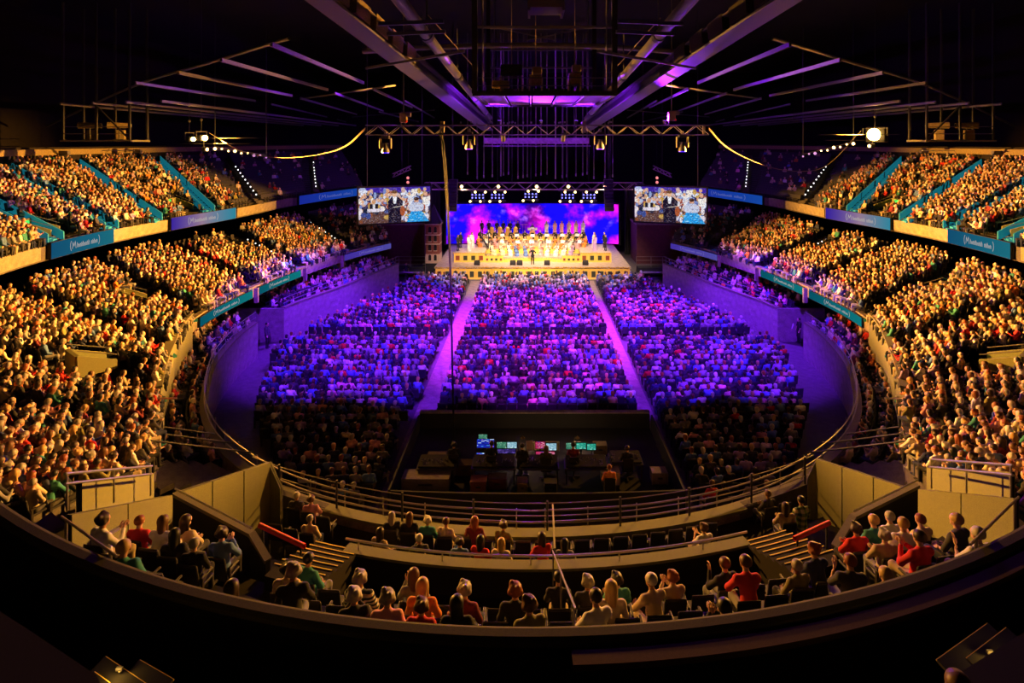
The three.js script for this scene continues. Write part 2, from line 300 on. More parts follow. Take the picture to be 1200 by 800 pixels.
for (const s of [1, -1]) {
  const side = s > 0 ? 'opposite the brick tower' : 'on brick tower side', S = s > 0 ? 'right' : 'left';
  // lower tier
  const wi = curve(W0.slice(0, 8), 70).map(([x, , d]) => [x * s, 1.7, d]);
  const keepOut = (p) => p[2] > 37.6 && p[2] < 41.6;
  const LI = offset(wi, -0.25 * s), LO = offset(wi, -4.0 * s).map((p) => [p[0], 2.9, p[2]]);
  const lowFar = wi.map((p, i) => i).filter((i) => wi[i][2] >= 41.2), lowNear = wi.map((p, i) => i).filter((i) => wi[i][2] <= 38);
  const lt = sgroup('terrace_lower_' + S, 'dark stepped lower seating tier under the overhang');
  for (const ids of [lowFar, lowNear]) {
    const a = ids.map((i) => LI[i]), b = ids.map((i) => LO[i]);
    part('steps', terrace(a, b, 5), M.terrace, lt);
    seatRows(a, b, 5, { where: 'behind the floor wall', keep: () => 0.75, holes: [[s * 14.5, 23, 0.4]], target: [0, 40] });
  }
  part('back_wall', sweep(LO.map((p) => [p[0], 0, p[2]]), rect(0, -0.2 * s, 0, 4.3)), M.black, lt);
  // main bowl
  const I = curve(mirror(MAIN_I, s), 108), O = curve(mirror(MAIN_O, s), 108);
  const mb = sgroup('terrace_main_' + S, 'stepped main seating bowl'); part('steps', terrace(I, O, MAINROWS), M.terrace, mb);
  const end = 48 + 2;
  part('soffit', sheet([I.slice(0, end).map(([x, , d]) => [x, 3.9, d]), O.slice(0, end).map(([x, , d]) => [x, 3.9, d])]), M.black, mb);
  part('front_wall', sweep(I.slice(0, end), rect(0.02 * s, -0.18 * s, -0.55, 0.12)), M.fascia, mb);
  part('cap', sweep(I.slice(0, end), rect(0.08 * s, -0.24 * s, 0.12, 0.2)), M.fascia, mb);
  part('end_wall', sweep(I.slice(end - 1, 72), rect(0.05 * s, -0.28 * s, -2.6, 0.5)), M.tan, mb);
  part('end_cap', sweep(I.slice(end - 1, 72), rect(0.1 * s, -0.34 * s, 0.5, 0.58)), M.tancap, mb);
  part('front_wall', sweep(I.slice(71), rect(0.05 * s, -0.2 * s, -2.2, 0.4)), M.concrete, mb);
  const spotsV = s > 0 ? [[1094, 342, 5.6, 1.0, 0], [965, 296, 5.6, 0.9, 0], [1176, 425, 5.6, 1.25, 1]] : [[158, 350, 5.6, 1.0, 0], [275, 296, 5.6, 0.9, 0], [108, 425, 5.6, 1.25, 1]];
  const holes = [];
  spotsV.forEach(([px, py, y, w, teal], k) => {
    const [x, , d] = at(px, py, y); holes.push([x, d, w * 0.75 + 0.55]);
    vomitory(x, y - 0.25, d, w, teal ? 0.85 : 0.85, teal ? 1.3 : 1.1, facing(x, d, 0, 46), `tan stairwell box ${teal ? 'with teal steps low' : k ? 'near the stage end' : 'halfway up'} in the main bowl ${side}`, false, teal);
  });
  const mainAisles = [0.107, 0.222, 0.33, 0.444, 0.55, 0.66, 0.77];
  seatRows(I, O, MAINROWS, { where: 'in the main bowl', aisles: mainAisles, holes, keep: (u, t) => u < 0.1 ? 0.3 : u < 0.17 ? 0.6 : 0.95 - (u < 0.35 && t > 0.85 ? 0.5 : 0) });
  mainAisles.forEach((u, k) => {
    const j = Math.round(u * 108), o = thing('aisle_stair', `narrow stair ${['nearest the stage', 'second from the stage', 'third from the stage', 'fourth from the stage', 'fifth from the stage', 'sixth from the stage', 'nearest the balcony parapet'][k]} in the main bowl ${side}`, 'stairs');
    const p = [], tv = [];
    for (let i = 0; i < MAINROWS * 2; i++) { const q = mixp(I[j], O[j], (i + 0.5) / (MAINROWS * 2)); q[1] = lerp(I[j][1], O[j][1], Math.floor(i / 2) / MAINROWS) + (i % 2) * 0.08; if (holes.some(([hx, hd, r]) => Math.hypot(q[0] - hx, q[2] - hd) < r + 0.6)) continue; const b = box(0.9, 0.1, 0.36, 0, 0, 0, facing(q[0], q[2], 0, 46)).translate(q[0], q[1] + 0.05, -q[2]); (i < 3 || (k === 3 && i > 12 && i % 3 === 0) ? tv : p).push(b); }
    for (const b of p) part('tread', b, M.concrete, o); for (const b of tv) part('tread', b, M.teal, o);
    if (k < 2) for (let i = 0; i < 9; i++) { const q = mixp(I[j], O[j], 0.35 + i * 0.06); part('step_light', ball(0.055, q[0] + 0.5, q[1] + 0.25, -q[2], 6, 4), G.dot, o); }
  });
  // upper deck
  const UI = curve(mirror(UP_I, s), 72), UO = curve(mirror(UP_O, s), 72);
  const ud = sgroup('terrace_upper_' + S, 'steep stepped upper seating deck'); part('steps', terrace(UI, UO, UPROWS), M.terrace, ud);
  part('soffit', sheet([UI.map(([x, , d]) => [x, 7.9, d]), UO.map(([x, , d]) => [x, 7.9, d])]), M.black, ud);
  part('back_wall', sweep(UO, rect(-0.05 * s, -0.35 * s, -5, 1.6)), M.hallwall, ud);
  part('top_band', sweep(UO, rect(0.3 * s, -0.05 * s, 1.0, 1.45)), M.khaki, ud);
  for (let i = 18; i < 72; i += 9) part('wall_speaker', box(0.9, 0.35, 0.3).translate(UO[i][0] - s * 0.5, 13.55, -UO[i][2]), M.steel, ud);
  const vU = s > 0 ? [[1026, 245, 9.4, 1.5], [1172, 274, 9.4, 1.5]] : [[224, 245, 9.4, 1.5], [72, 272, 9.4, 1.5]], holesU = [];
  vU.forEach(([px, py, y, w], k) => {
    let j = 0; for (let i = 0; i < UI.length; i++) if (Math.abs(toPx(...UI[i])[0] - px) < Math.abs(toPx(...UI[j])[0] - px)) j = i;
    const [x, yy, d] = mixp(UI[j], UO[j], 0.14); holesU.push([x, d, w * 0.6 + 0.6]);
    vomitory(x, yy - 0.15, d, w, 0.95, 1.4, facing(x, d, 0, 46), `stairwell box with exit sign ${k ? 'far from' : 'near'} the floods, upper deck ${side}`, true);
  });
  const upAisles = [0.13, 0.27, ...TEALS];
  seatRows(UI, UO, UPROWS, { where: 'on the upper deck', shift: 4 / 72, gap: 0.8, aisles: upAisles, holes: holesU, keep: (u) => u < 0.3 ? 0.06 : u < 0.45 ? 0.6 : 0.95 });
  upAisles.forEach((u, k) => {
    const j = Math.round(u * 72), jo = j - 4, teal = k > 1, o = thing('aisle_stair', teal ? `glowing teal stair, ${['first', 'second', 'third', 'fourth'][k - 2]} from the amber floods, climbing the upper deck ${side}` : `unlit upper deck stair with white step lights, ${k ? 'second' : 'first'} from the stage, ${side}`, 'stairs');
    for (let i = 0; i < UPROWS * 2; i++) { const q = mixp(UI[j], UO[jo], (i + 0.5) / (UPROWS * 2)); q[1] = lerp(UI[j][1], UO[jo][1], Math.floor(i / 2) / UPROWS) + (i % 2) * 0.13; part('tread', box(teal ? 0.8 : 0.85, 0.13, 0.34, 0, 0, 0, facing(q[0], q[2], 0, 46)).translate(q[0], q[1] + 0.065, -q[2]), teal ? G.teal : M.concrete, o); }
    if (teal) { for (const e of [-1, 1]) { const n = [UO[jo][2] - UI[j][2], -(UO[jo][0] - UI[j][0])], l = Math.hypot(...n), ex = e * 0.42; const a = UI[j], b = UO[jo]; part('light_panel', slab([a[0] + n[0] / l * ex, a[1] + 0.1, a[2] + n[1] / l * ex], [b[0] + n[0] / l * ex, b[1] + 0.1, b[2] + n[1] / l * ex], [b[0] + n[0] / l * ex, b[1] + 0.62, b[2] + n[1] / l * ex], [a[0] + n[0] / l * ex, a[1] + 0.62, a[2] + n[1] / l * ex], 0.05), G.teal, o); } }
    else for (let i = 0; i < 9; i++) { const q = mixp(UI[j], UO[jo], 0.08 + i * 0.075); part('step_light', ball(0.075, q[0], q[1] + 0.5, -q[2], 6, 4), G.dot, o); }
  });
  // fascias: tan runs and ribbon screens
  const X = (px) => s > 0 ? px : 1244 - px, F = UI.map(([x, , d]) => [x, 7.9, d]);
  for (const [a, b] of [[896, 970], [1047, 1115], [1190, 1500]]) { const run = slicePx(F, X(a), X(b)); if (run.length > 1) part('fascia', sweep(run, rect(0.05 * s, -0.2 * s, 0.1, 0.85)), M.fascia, ud); }
  part('fascia_core', sweep(F, rect(-0.02 * s, -0.24 * s, 0, 0.8)), M.concrete, ud);
  const FU = curve(mirror(UP_I, s), 600).map(([x, , d]) => [x, 7.9, d]);
  for (const [a, b, k, w] of [[815, 896, 'blue', 'dim blue ribbon screen beside the hanging video screen'], [970, 1047, 'mix', 'violet to sky blue ribbon screen by the amber floods'], [1115, 1190, 'steel', 'steel blue ribbon screen with white bracketed lettering']])
    banner(offset(slicePx(FU, X(a), X(b)), 0.2 * s).filter((_, i, r) => i % 4 === 0 || i === r.length - 1), 0.05, 0.98, BT[k], `${w}, upper deck ${side}`, -s);
  const FL = curve(mirror(MAIN_I, s), 600);
  for (const [a, b, k, w] of [[779, 843, 'purple', 'violet ribbon screen next to the stage corner'], [893, 944, 'teal', 'short teal ribbon screen between two tan posts'], [950, 1014, 'teal', 'long teal ribbon screen ending at the angled tan wall']])
    banner(offset(slicePx(FL, X(a), X(b)), 0.12 * s).filter((_, i, r) => i % 4 === 0 || i === r.length - 1), -0.5, 0.06, BT[k], `${w}, main bowl ${side}`, -s);
  for (const px of [846, 890, 947]) { const r = slicePx(FL, X(px - 2), X(px + 2))[0]; if (r) part('post', box(0.25, 1.0, 0.2).translate(r[0] - s * 0.12, 3.95, -r[2]), M.fascia, mb); }
}

// ---------------------------------------------------------------- seats on the floor, in three blocks
for (let r = 0, d = 21.9; d < 57.9; d += 0.86, r++) {
  if (d > 39.3 && d < 40.9) continue;
  const edge = wallX(d) - (d > 36 ? 1.5 : d > 28 ? 2.3 : 2.6);
  for (const [x0, x1, ok] of [[-edge + (d < 27 ? 0.4 : 0), -6.3, true], [-4.85, 5.3, d > 29.4], [6.65, edge, true]]) {
    if (!ok) continue;
    for (let x = x0 + 0.25; x < x1; x += 0.52) { const turn = facing(x, d, x * 0.75, 62); seatSpots.push({ x, y: 0, d, turn, where: 'on the floor' }); if (rnd() < (d < 31 && Math.abs(x) < 6 ? 0.82 : 0.94)) spots.push({ x: x + rr(-0.05, 0.05), y: 0, d: d + rr(-0.04, 0.04), turn: turn + rr(-0.3, 0.3), where: 'on the floor' }); }
  }
}

// ---------------------------------------------------------------- the seating on the camera's side
const arc = (D, k, x0, x1, y, n = 40) => Array.from({ length: n + 1 }, (_, i) => { const x = lerp(x0, x1, i / n); return [x, y, D + k * x * x]; });
const KA = 0.027, KB = 0.03;
const nearA = sgroup('terrace_near_front', 'stepped front rows of seats facing the mixing desk');
part('steps', sheet([arc(17.2, KA, -9.6, 9.9, 1.6), arc(17.2, KA, -9.6, 9.9, 2.2), arc(15.75, KA, -9.6, 9.9, 2.2), arc(15.75, KA, -9.6, 9.9, 2.55), arc(14.1, KA, -9.6, 9.9, 2.55)]), M.carpet, nearA);
part('front_wall', sweep(arc(17.25, KA, -9.8, 10, 0), rect(0.02, -0.2, 0, 2.6)), M.concrete, nearA);
part('ledge', sweep(arc(17.15, KA, -6.6, 6.9, 2.6), rect(-0.2, 0.2, 0, 0.09)), M.tan, nearA);
{ const r = thing('front_railing', 'curved dark railing with chrome bars above the tan ledge behind the mixing desk', 'railing');
  for (const [h, w] of [[0.3, 0.012], [0.52, 0.018], [0.9, 0.015]]) part('bar', sweep(arc(17.25, KA, -9.7, 9.9, 2.6 + h), hexa(w)), M.rail, r);
  for (let x = -9; x <= 9.1; x += 2.25) part('post', cyl(0.035, 0.035, 0.95, x + 0.5, 3.1, -(17.25 + KA * (x + 0.5) ** 2), 8), M.darksteel, r); }
const AL = arc(15.75, KA, -8.6, 8.9, 2.2), AO = arc(17.0, KA, -8.6, 8.9, 2.2), A2I = arc(14.3, KA, -8.6, 8.9, 2.55), A2O = arc(15.55, KA, -8.6, 8.9, 2.55);
const toStage = [0.2, 62];
const stairGap = (p) => (p > 5.55 && p < 7.0) || (p < -4.5 && p > -6.1);
function nearRow(pts, where, occ) {
  let s = 0.2; for (let j = 1; j < pts.length; j++) {
    const a = pts[j - 1], b = pts[j], l = Math.hypot(b[0] - a[0], b[2] - a[2]);
    for (; s < l; s += 0.56) { const p = mixp(a, b, s / l); if (stairGap(p[0])) continue; const turn = facing(p[0], p[2], ...toStage); seatSpots.push({ x: p[0], y: p[1], d: p[2], turn, where, first: true }); if (rnd() < occ(p[0])) spots.push({ x: p[0], y: p[1], d: p[2] - 0.02, turn: turn + rr(-0.35, 0.35), where, first: true }); }
    s -= l;
  }
}
nearRow(arc(16.35, KA, -7.5, 8.0, 2.2), 'first row behind tan ledge', (x) => x > 0.4 && x < 5.5 ? 0.0 : x > 5.5 ? 0.75 : x < -6 ? 0.55 : 0.72);
nearRow(arc(15.1, KA, -7.5, 7.9, 2.55), 'second row behind tan ledge', (x) => x > 1.2 && x < 5.5 ? 0.12 : 0.72);
// guard wall in front of the cross aisle
part('guard_wall', sweep(arc(14.0, KA, -4.7, 5.6, 2.55), rect(-0.1, 0.1, 0, 1.45)), M.black, nearA);
part('guard_cap', sweep(arc(14.0, KA, -4.75, 5.65, 4.0), rect(-0.16, 0.16, 0, 0.07)), M.tan, nearA);
{ const r = thing('guard_rail', 'chrome rail on the tan capped wall in front of the cross aisle', 'railing');
  part('bar', sweep(arc(14.0, KA, -4.75, 5.65, 4.28), hexa(0.03)), M.chrome, r); for (const x of [-4.4, -2.2, 0, 2.2, 4.4]) part('post', cyl(0.02, 0.02, 0.26, x, 4.17, -(14 + KA * x * x), 6), M.chrome, r); }
part('cross_aisle', sheet([arc(13.95, KA, -7.6, 7.8, 3.3), arc(11.45, KB, -7.6, 7.8, 3.3)]), M.black, nearA);
// rows between the cross aisle and the balcony parapet
const nearB = sgroup('terrace_near_back', 'stepped rows of seats below the balcony parapet');
const BR = [[11.45, 4.8], [10.4, 5.4], [9.4, 6.0], [8.4, 6.6], [7.35, 6.6]], bl = [];
BR.forEach(([D, y], i) => { if (i) bl.push(arc(D, KB, -11, 11, BR[i - 1][1])); else bl.push(arc(D, KB, -11, 11, 3.3)); bl.push(arc(D, KB, -11, 11, y)); });
part('steps', sheet(bl), M.carpet, nearB);
const whereB = ['first row behind cross aisle', 'second row behind cross aisle', 'third row behind cross aisle', 'last row under balcony parapet'];
[[10.85, 4.8], [9.85, 5.4], [8.85, 6.0], [7.9, 6.6]].forEach(([D, y], i) => nearRow(arc(D, KB, -8.3, 8.4, y), whereB[i], (x) => i === 0 ? (x > 0.3 && x < 1.8 ? 1 : Math.abs(x) > 6 ? 0.8 : 0.12) : i === 1 ? (Math.abs(x) > 6 ? 0.85 : 0.62) : i === 2 ? (Math.abs(x) > 6 ? 0.6 : 0.3) : x > 2.5 ? 0.35 : 0.1));
// people who stand out in the rows on the camera's side: [px, py of the head, height of the head, floor, look, label]
const stripes = dataTex(8, 64, (u, v) => (Math.floor(v * 8) % 2 ? [225, 228, 220] : [34, 52, 58])), plaid = dataTex(32, 32, (u, v) => { const a = Math.floor(u * 4) % 2, b = Math.floor(v * 4) % 2; return a && b ? [40, 70, 40] : a || b ? [120, 140, 80] : [205, 205, 150]; });
const STAND = [[420, 688, 5.4, 'stripes', 'curly', 'grey', 'second row behind cross aisle', 'person in striped shirt'], [884, 683, 5.4, 'red', 'cropped', 'brown', 'second row behind cross aisle', 'person in bright red jacket bending forward'], [604, 690, 5.4, 'black', 'curly', 'auburn', 'second row behind cross aisle', 'person with big curly auburn hair in black'], [936, 586, 2.55, 'plaid', 'cropped', 'black', 'second row behind tan ledge', 'person in green plaid shirt'], [555, 622, 2.2, 'maroon', 'long', 'auburn', 'first row behind tan ledge', 'person in maroon top with hand raised'], [715, 688, 5.4, 'cream', 'long', 'blonde', 'second row behind cross aisle', 'person in cream jacket beside the slim handrail'], [495, 692, 5.4, 'orange', 'long', 'blonde', 'second row behind cross aisle', 'blonde person in orange top']];
for (const [px, py, fl, tk, st, hk, w, lab] of STAND) { const [x, , d] = at(px, py, fl + 1.25), turn = facing(x, d, ...toStage); for (let i = spots.length - 1; i >= 0; i--) if (spots[i].first && Math.abs(spots[i].y - fl) < 0.1 && Math.hypot(spots[i].x - x, spots[i].d - d) < 0.6) spots.splice(i, 1); const D0 = fl === 5.4 ? 9.85 + KB * x * x : fl === 2.2 ? 16.35 + KA * x * x : 15.1 + KA * x * x; spots.push({ x, y: fl, d: D0 - 0.02, turn, where: w, first: true, stand: { tk, st, hk, lab } }); }
// steps with yellow nosings beside the cross aisle
for (const s of [1, -1]) {
  const o = thing('yellow_edged_steps', `dark steps with bright yellow nosings beside the cross aisle, ${s > 0 ? 'opposite the brick tower' : 'on brick tower side'}`, 'stairs');
  const [x0, x1] = s > 0 ? [5.65, 6.95] : [-5.7, -4.45];
  for (let k = 0; k < 7; k++) {
    const D = 14.2 - k * 0.4, y = 3.9 + k * 0.2;
    const st = part('step', sweep(arc(D - 0.2, KA, x0, x1, 3.3, 6), rect(-0.2, 0.2, 0, y - 3.3)), M.dusk, o);
    part('nosing', sweep(arc(D + 0.02 - 0.05, KA, x0, x1, y, 6), rect(-0.014, 0.014, 0, 0.012)), M.nosing, o);
  }
  const a = s > 0 ? at(931, 631, 4.75) : at(357, 640, 4.75), b = s > 0 ? at(972, 612, 4.75) : at(304, 615, 4.75);
  const r = thing('red_bar', `bright red bar on posts beside the yellow edged steps ${s > 0 ? 'opposite the brick tower' : 'on brick tower side'}`, 'handrail');
  part('bar_tube', tube([a, mixp(a, b, 0.5), b], 0.06, 12, 8), M.red, r);  // red strip built as a plain bar
  for (const p of [mixp(a, b, 0.08), mixp(a, b, 0.92)]) part('post', cyl(0.025, 0.025, 0.85, p[0], p[1] - 0.43, -p[2], 6), M.darksteel, r);
}
// handrail posts leading down the middle
{ const r = thing('aisle_handrail', 'slim chrome handrail running down the middle of the near seats', 'handrail');
  part('upper_bar', wbar([0.62, 8.0, 7.9], [0.52, 4.7, 13.6], 0.016, 6), M.chrome, r); part('lower_bar', wbar([0.6, 4.3, 14.2], [0.66, 3.55, 17.1], 0.028, 6), M.tancap, r);
  for (const t of [0.05, 0.5, 0.95]) { const p = mixp([0.62, 8.0, 7.9], [0.52, 4.7, 13.6], t); part('post', cyl(0.02, 0.02, 0.9, p[0], p[1] - 0.45, -p[2], 6), M.chrome, r); } }
// tan radial walls and boxes
function tanWall(name, tops, drop, label, seams) {
  const o = thing(name, label, 'wall');
  for (let i = 0; i + 1 < tops.length; i++) { const n = seams[i]; for (let k = 0; k < n; k++) {
    const a = mixp(tops[i], tops[i + 1], k / n + 0.006), b = mixp(tops[i], tops[i + 1], (k + 1) / n - 0.006);
    part('panel', slab(a, b, [b[0], b[1] - drop, b[2]], [a[0], a[1] - drop, a[2]], 0.12), M.tan, o); }
    part('backing', slab(tops[i], tops[i + 1], [tops[i + 1][0], tops[i + 1][1] - drop, tops[i + 1][2]], [tops[i][0], tops[i][1] - drop, tops[i][2]], 0.06), M.black, o); }
  return o;
}
const NEARWALL = {
  left: { A: [at(204, 578, 5.4), at(316, 541, 4.2), at(330, 572, 3.4)], box: [at(205, 578, 5.6), at(295, 625, 5.2), at(314, 657, 5.0)], B: [at(92, 565, 7.2), at(178, 555, 5.6)], C: [at(80, 603, 7.4), at(200, 580, 6.0)], rail: [at(76, 555, 7.9), at(178, 546, 6.2)], diag: [at(72, 605, 7.9), at(137, 652, 8.4)] },
  right: { A: [at(1068, 573, 5.4), at(957, 537, 4.2), at(946, 560, 3.5)], box: [at(1075, 568, 5.6), at(1000, 605, 5.2), at(978, 641, 5.0)], B: [at(1187, 553, 7.2), at(1088, 548, 5.6)], C: [at(1192, 584, 7.4), at(1078, 573, 6.0)], rail: [at(1187, 545, 7.9), at(1090, 538, 6.2)], diag: [at(1194, 582, 7.9), at(1137, 638, 8.4)] },
};
for (const k of ['left', 'right']) {
  const w = NEARWALL[k], sd = k === 'right' ? 'opposite the brick tower' : 'on brick tower side';
  tanWall('panelled_wall', w.A, 1.9, `long tan panelled wall dropping to the front railing ${sd}`, [3, 2]);
  tanWall('panelled_wall', w.B, 0.72, `tan wall panel under the double chrome rail ${sd}`, [1]);
  tanWall('panelled_wall', w.C, 1.1, `tan panelled wall behind the corner seats ${sd}`, [2]);
  const b = thing('box_wall', `wall with shade-black faces and tan cap folding round the corner seats ${sd}`, 'wall');
  for (let i = 0; i < 2; i++) { const p = w.box[i], q = w.box[i + 1]; part('wall_panel', slab(p, q, [q[0], q[1] - 1.9, q[2]], [p[0], p[1] - 1.9, p[2]], 0.1), M.black, b); part('cap', beam(p, q, 0.16, 0.08), M.tancap, b); }  // wall faces are black: their shade is put into the colour
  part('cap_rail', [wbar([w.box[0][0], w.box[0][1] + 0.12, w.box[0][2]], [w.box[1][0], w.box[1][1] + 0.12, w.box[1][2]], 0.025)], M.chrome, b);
  const r = thing('double_rail', `double chrome rail above the tan wall panel ${sd}`, 'railing');
  for (const h of [0, -0.2]) part('bar', wbar([w.rail[0][0], w.rail[0][1] + h, w.rail[0][2]], [w.rail[1][0], w.rail[1][1] + h, w.rail[1][2]], 0.028), M.chrome, r);
  for (const t of [0.02, 0.5, 0.98]) { const p = mixp(w.rail[0], w.rail[1], t); part('post', cyl(0.022, 0.022, 0.75, p[0], p[1] - 0.37, -p[2], 6), M.chrome, r); }
  const g = thing('sloping_rail', `sloping rail running to the balcony parapet ${sd}`, 'railing');
  part('bar', wbar(w.diag[0], w.diag[1], 0.02), M.rail, g); for (const t of [0.1, 0.9]) { const p = mixp(w.diag[0], w.diag[1], t); part('post', cyl(0.025, 0.025, 0.8, p[0], p[1] - 0.4, -p[2], 6), M.rail, g); }
  // concrete stairwell steps and rails between the main bowl and the front rows
  const s = k === 'right' ? 1 : -1, st = thing('stairwell_steps', `concrete steps with dark rails below the main bowl ${sd}`, 'stairs');
  for (let i = 0; i < 7; i++) part('step', box(2.6, 0.18, 0.42, 0, 0, 0, s * 0.55).translate(s * (11.1 + i * 0.28), 2.3 + i * 0.26, -(20.6 - i * 0.42)), M.concrete, st);
  for (const e of [0, 1.1, 2.2]) part('rail', wbar([s * (10.0 + e), 3.2, 20.6 + e * 0.6], [s * (12.2 + e), 5.4, 17.4 + e * 0.6], 0.03), M.darksteel, st);
  part('cross_rail', wbar([s * 13.2, 4.9, 21.2], [s * 15.6, 4.9, 21.2], 0.03), M.chrome, st);
}
// balcony parapet before the camera and the dark balcony behind it
const par = sgroup('wall_parapet', 'curved balcony parapet with a carpeted cap');
part('parapet_wall', sweep(arc(7.16, KB, -13, 13, 5.8, 60), rect(-0.07, 0.07, 0, 2.45)), M.soot, par);
part('parapet_cap', sweep(arc(7.16, KB, -13, 13, 8.22, 60), [[-0.12, 0], [-0.12, 0.06], [-0.06, 0.09], [0.06, 0.09], [0.12, 0.06], [0.12, 0]]), M.carpet2 = mat(lin(0.15, 0.135, 0.065), 1, { map: speck3 }), par);
part('rear_ledge', sweep(arc(6.84, KB, 0.5, 13, 8.2, 40), rect(-0.1, 0.1, 0, 0.08)), M.carpet3 = mat(lin(0.14, 0.075, 0.03), 1, { map: speck3 }), par);  // ledge built only along its lit stretch; the unlit run is left out
const bal = []; for (let i = 0; i < 8; i++) { const y = 7.5 + i * 0.45; bal.push(arc(6.8 - i * 0.9, KB, -14, 14, y), arc(5.9 - i * 0.9, KB, -14, 14, y)); }
struct('terrace_balcony', sheet(bal), M.soot, 'black carpeted balcony steps below the camera');
for (const [s, pts, corner, lab] of [[-1, [[123, 770, 172, 803], [163, 774, 203, 797], [110, 788, 128, 801]], [[0, 716], [40, 742], [112, 790], [150, 860]], 'on brick tower side'], [1, [[1098, 774, 1158, 731], [1133, 772, 1180, 736]], [[1204, 738], [1150, 772], [1105, 800], [1060, 845]], 'opposite the brick tower']]) {
  const o = thing('balcony_steps', `dark balcony steps with yellow edges ${lab} of the parapet`, 'stairs');
  for (const [a, b, c, e] of pts) { const p = at(a, b, 8.6), q = at(c, e, 8.6); part('nosing', beam(p, q, 0.025, 0.012), M.nosing, o); part('tread', slab(p, q, [q[0] + s * 0.05, q[1] - 0.02, q[2] - 0.28], [p[0] + s * 0.05, p[1] - 0.02, p[2] - 0.28], 0.03), M.soot, o); }
  const lp = s < 0 ? at(140, 786, 8.66) : at(1160, 766, 8.66);
  const l = thing('step_light', `small glowing amber step light on the balcony steps ${lab}`, 'light', lp); part('lens', ball(0.012, 0, 0, 0, 8, 6), G.step, l); part('housing', box(0.07, 0.03, 0.03, 0, 0.025, 0), M.black, l);
  const pl = new THREE.PointLight(new THREE.Color(1, 0.5, 0.08), 0.3); pl.name = 'step_lamp'; pl.position.set(lp[0], lp[1] + 0.06, -lp[2] + 0.05); pl.castShadow = true; scene.add(pl);
  const cw = thing('carpeted_wall', `low brown carpeted wall beside the balcony steps ${lab}`, 'wall');
  const top = corner.map(([x, y]) => at(x, y, 9.0)); part('wall', sweep(s < 0 ? top : top, rect(0, s < 0 ? 0.9 : -0.9, -1.5, 0)), M.dusk, cw);
}

// ---------------------------------------------------------------- roof steel, trusses, lamps
const roof = sgroup('trim_roof_steel', 'dark roof purlins and cross beams under the black deck');
const PUR = [[818, 97, 926, 52], [860, 105, 985, 70], [902, 112, 1035, 85], [945, 118, 1085, 97], [761, 126, 807, 104], [795, 130, 852, 109], [826, 134, 892, 115], [861, 137, 926, 122], [810, 150, 849, 140], [735, 138, 770, 118], [748, 144, 800, 131]];
for (const s of [1, -1]) {
  for (const [a, b, c, e] of PUR) part('purlin', beam(at(s > 0 ? a : 1244 - a, b, 18), at(s > 0 ? c : 1244 - c, e, 18), 0.1, 0.17), M.steel, roof);
  for (const [a, b, c, e] of [[780, 100, 892, 116], [735, 129, 831, 137], [700, 60, 815, 80], [724, 25, 800, 28], [722, 37, 790, 40]]) part('cross_beam', beam(at(s > 0 ? a : 1244 - a, b, 18.4), at(s > 0 ? c : 1244 - c, e, 18.4), 0.1, 0.12), M.steel, roof);
  part('edge_beam', tube([ad(s > 0 ? 905 : 1244 - 905, 45, 28), ad(s > 0 ? 1000 : 244, 74, 36), ad(s > 0 ? 1085 : 159, 100, 44), ad(s > 0 ? 1190 : 54, 148, 52)], 0.1, 24, 6), M.steel, roof);
  // far purlins over the upper deck
  for (let k = 0; k < 4; k++) part('purlin', beam([s * (26 + k * 3.2), 17.3, 40 + k], [s * (24 + k * 2.4), 16.6, 78], 0.12, 0.18), M.steel, roof);
}
// two great roof girders running over the floor towards the stage
for (const [a, b, nm, pads] of [[[-9.9, 21.4, 20], [-5.0, 15.75, 66], 'on brick tower side', true], [[12.0, 21.4, 20], [6.4, 15.75, 66], 'opposite the brick tower', false]]) {
  const o = thing('roof_girder', `heavy box girder under the roof sloping down towards the stage ${nm}`, 'girder');
  const far = mixp(b, a, 1.55); part('bottom_flange', beam(far, b, 1.25, 0.14), M.steel, o);
  const up = (p, h) => [p[0], p[1] + h, p[2]];
  part('top_flange', beam(up(far, 1.1), up(b, 0.8), 1.25, 0.12), M.steel, o);
  part('web', beam(up(far, 0.5), up(b, 0.45), 0.5, 0.9), M.darksteel, o);
  for (let k = 0; k < 7; k++) { const p = mixp(a, b, 0.02 + k * 0.055); part(pads ? 'padding' : 'stiffener', beam(up(mixp(a, b, 0.02 + k * 0.055 + 0.018), 0.62), up(mixp(a, b, 0.02 + k * 0.055 - 0.02), 0.66), 1.34, 0.9), pads ? M.khaki : M.carpet, o); }
}
for (const [a, b, nm] of [[ad(462, -8, 21), ad(574, 138, 62), 'on brick tower side'], [ad(816, -8, 21), ad(687, 139, 62), 'opposite the brick tower']]) {
  const o = thing('roof_pipe', `round ventilation pipe under the roof ${nm} of the hanging rig`, 'pipe');
  part('pipe', wbar(a, b, 0.26, 12), M.steel, o); for (const t of [0.15, 0.4, 0.65, 0.88]) { const p = mixp(a, b, t); part('hanger', cyl(0.04, 0.04, 3, p[0], p[1] + 1.6, -p[2], 6), M.darksteel, o); part('collar', wbar(mixp(a, b, t - 0.006), mixp(a, b, t + 0.006), 0.31, 12), M.darksteel, o); }
}
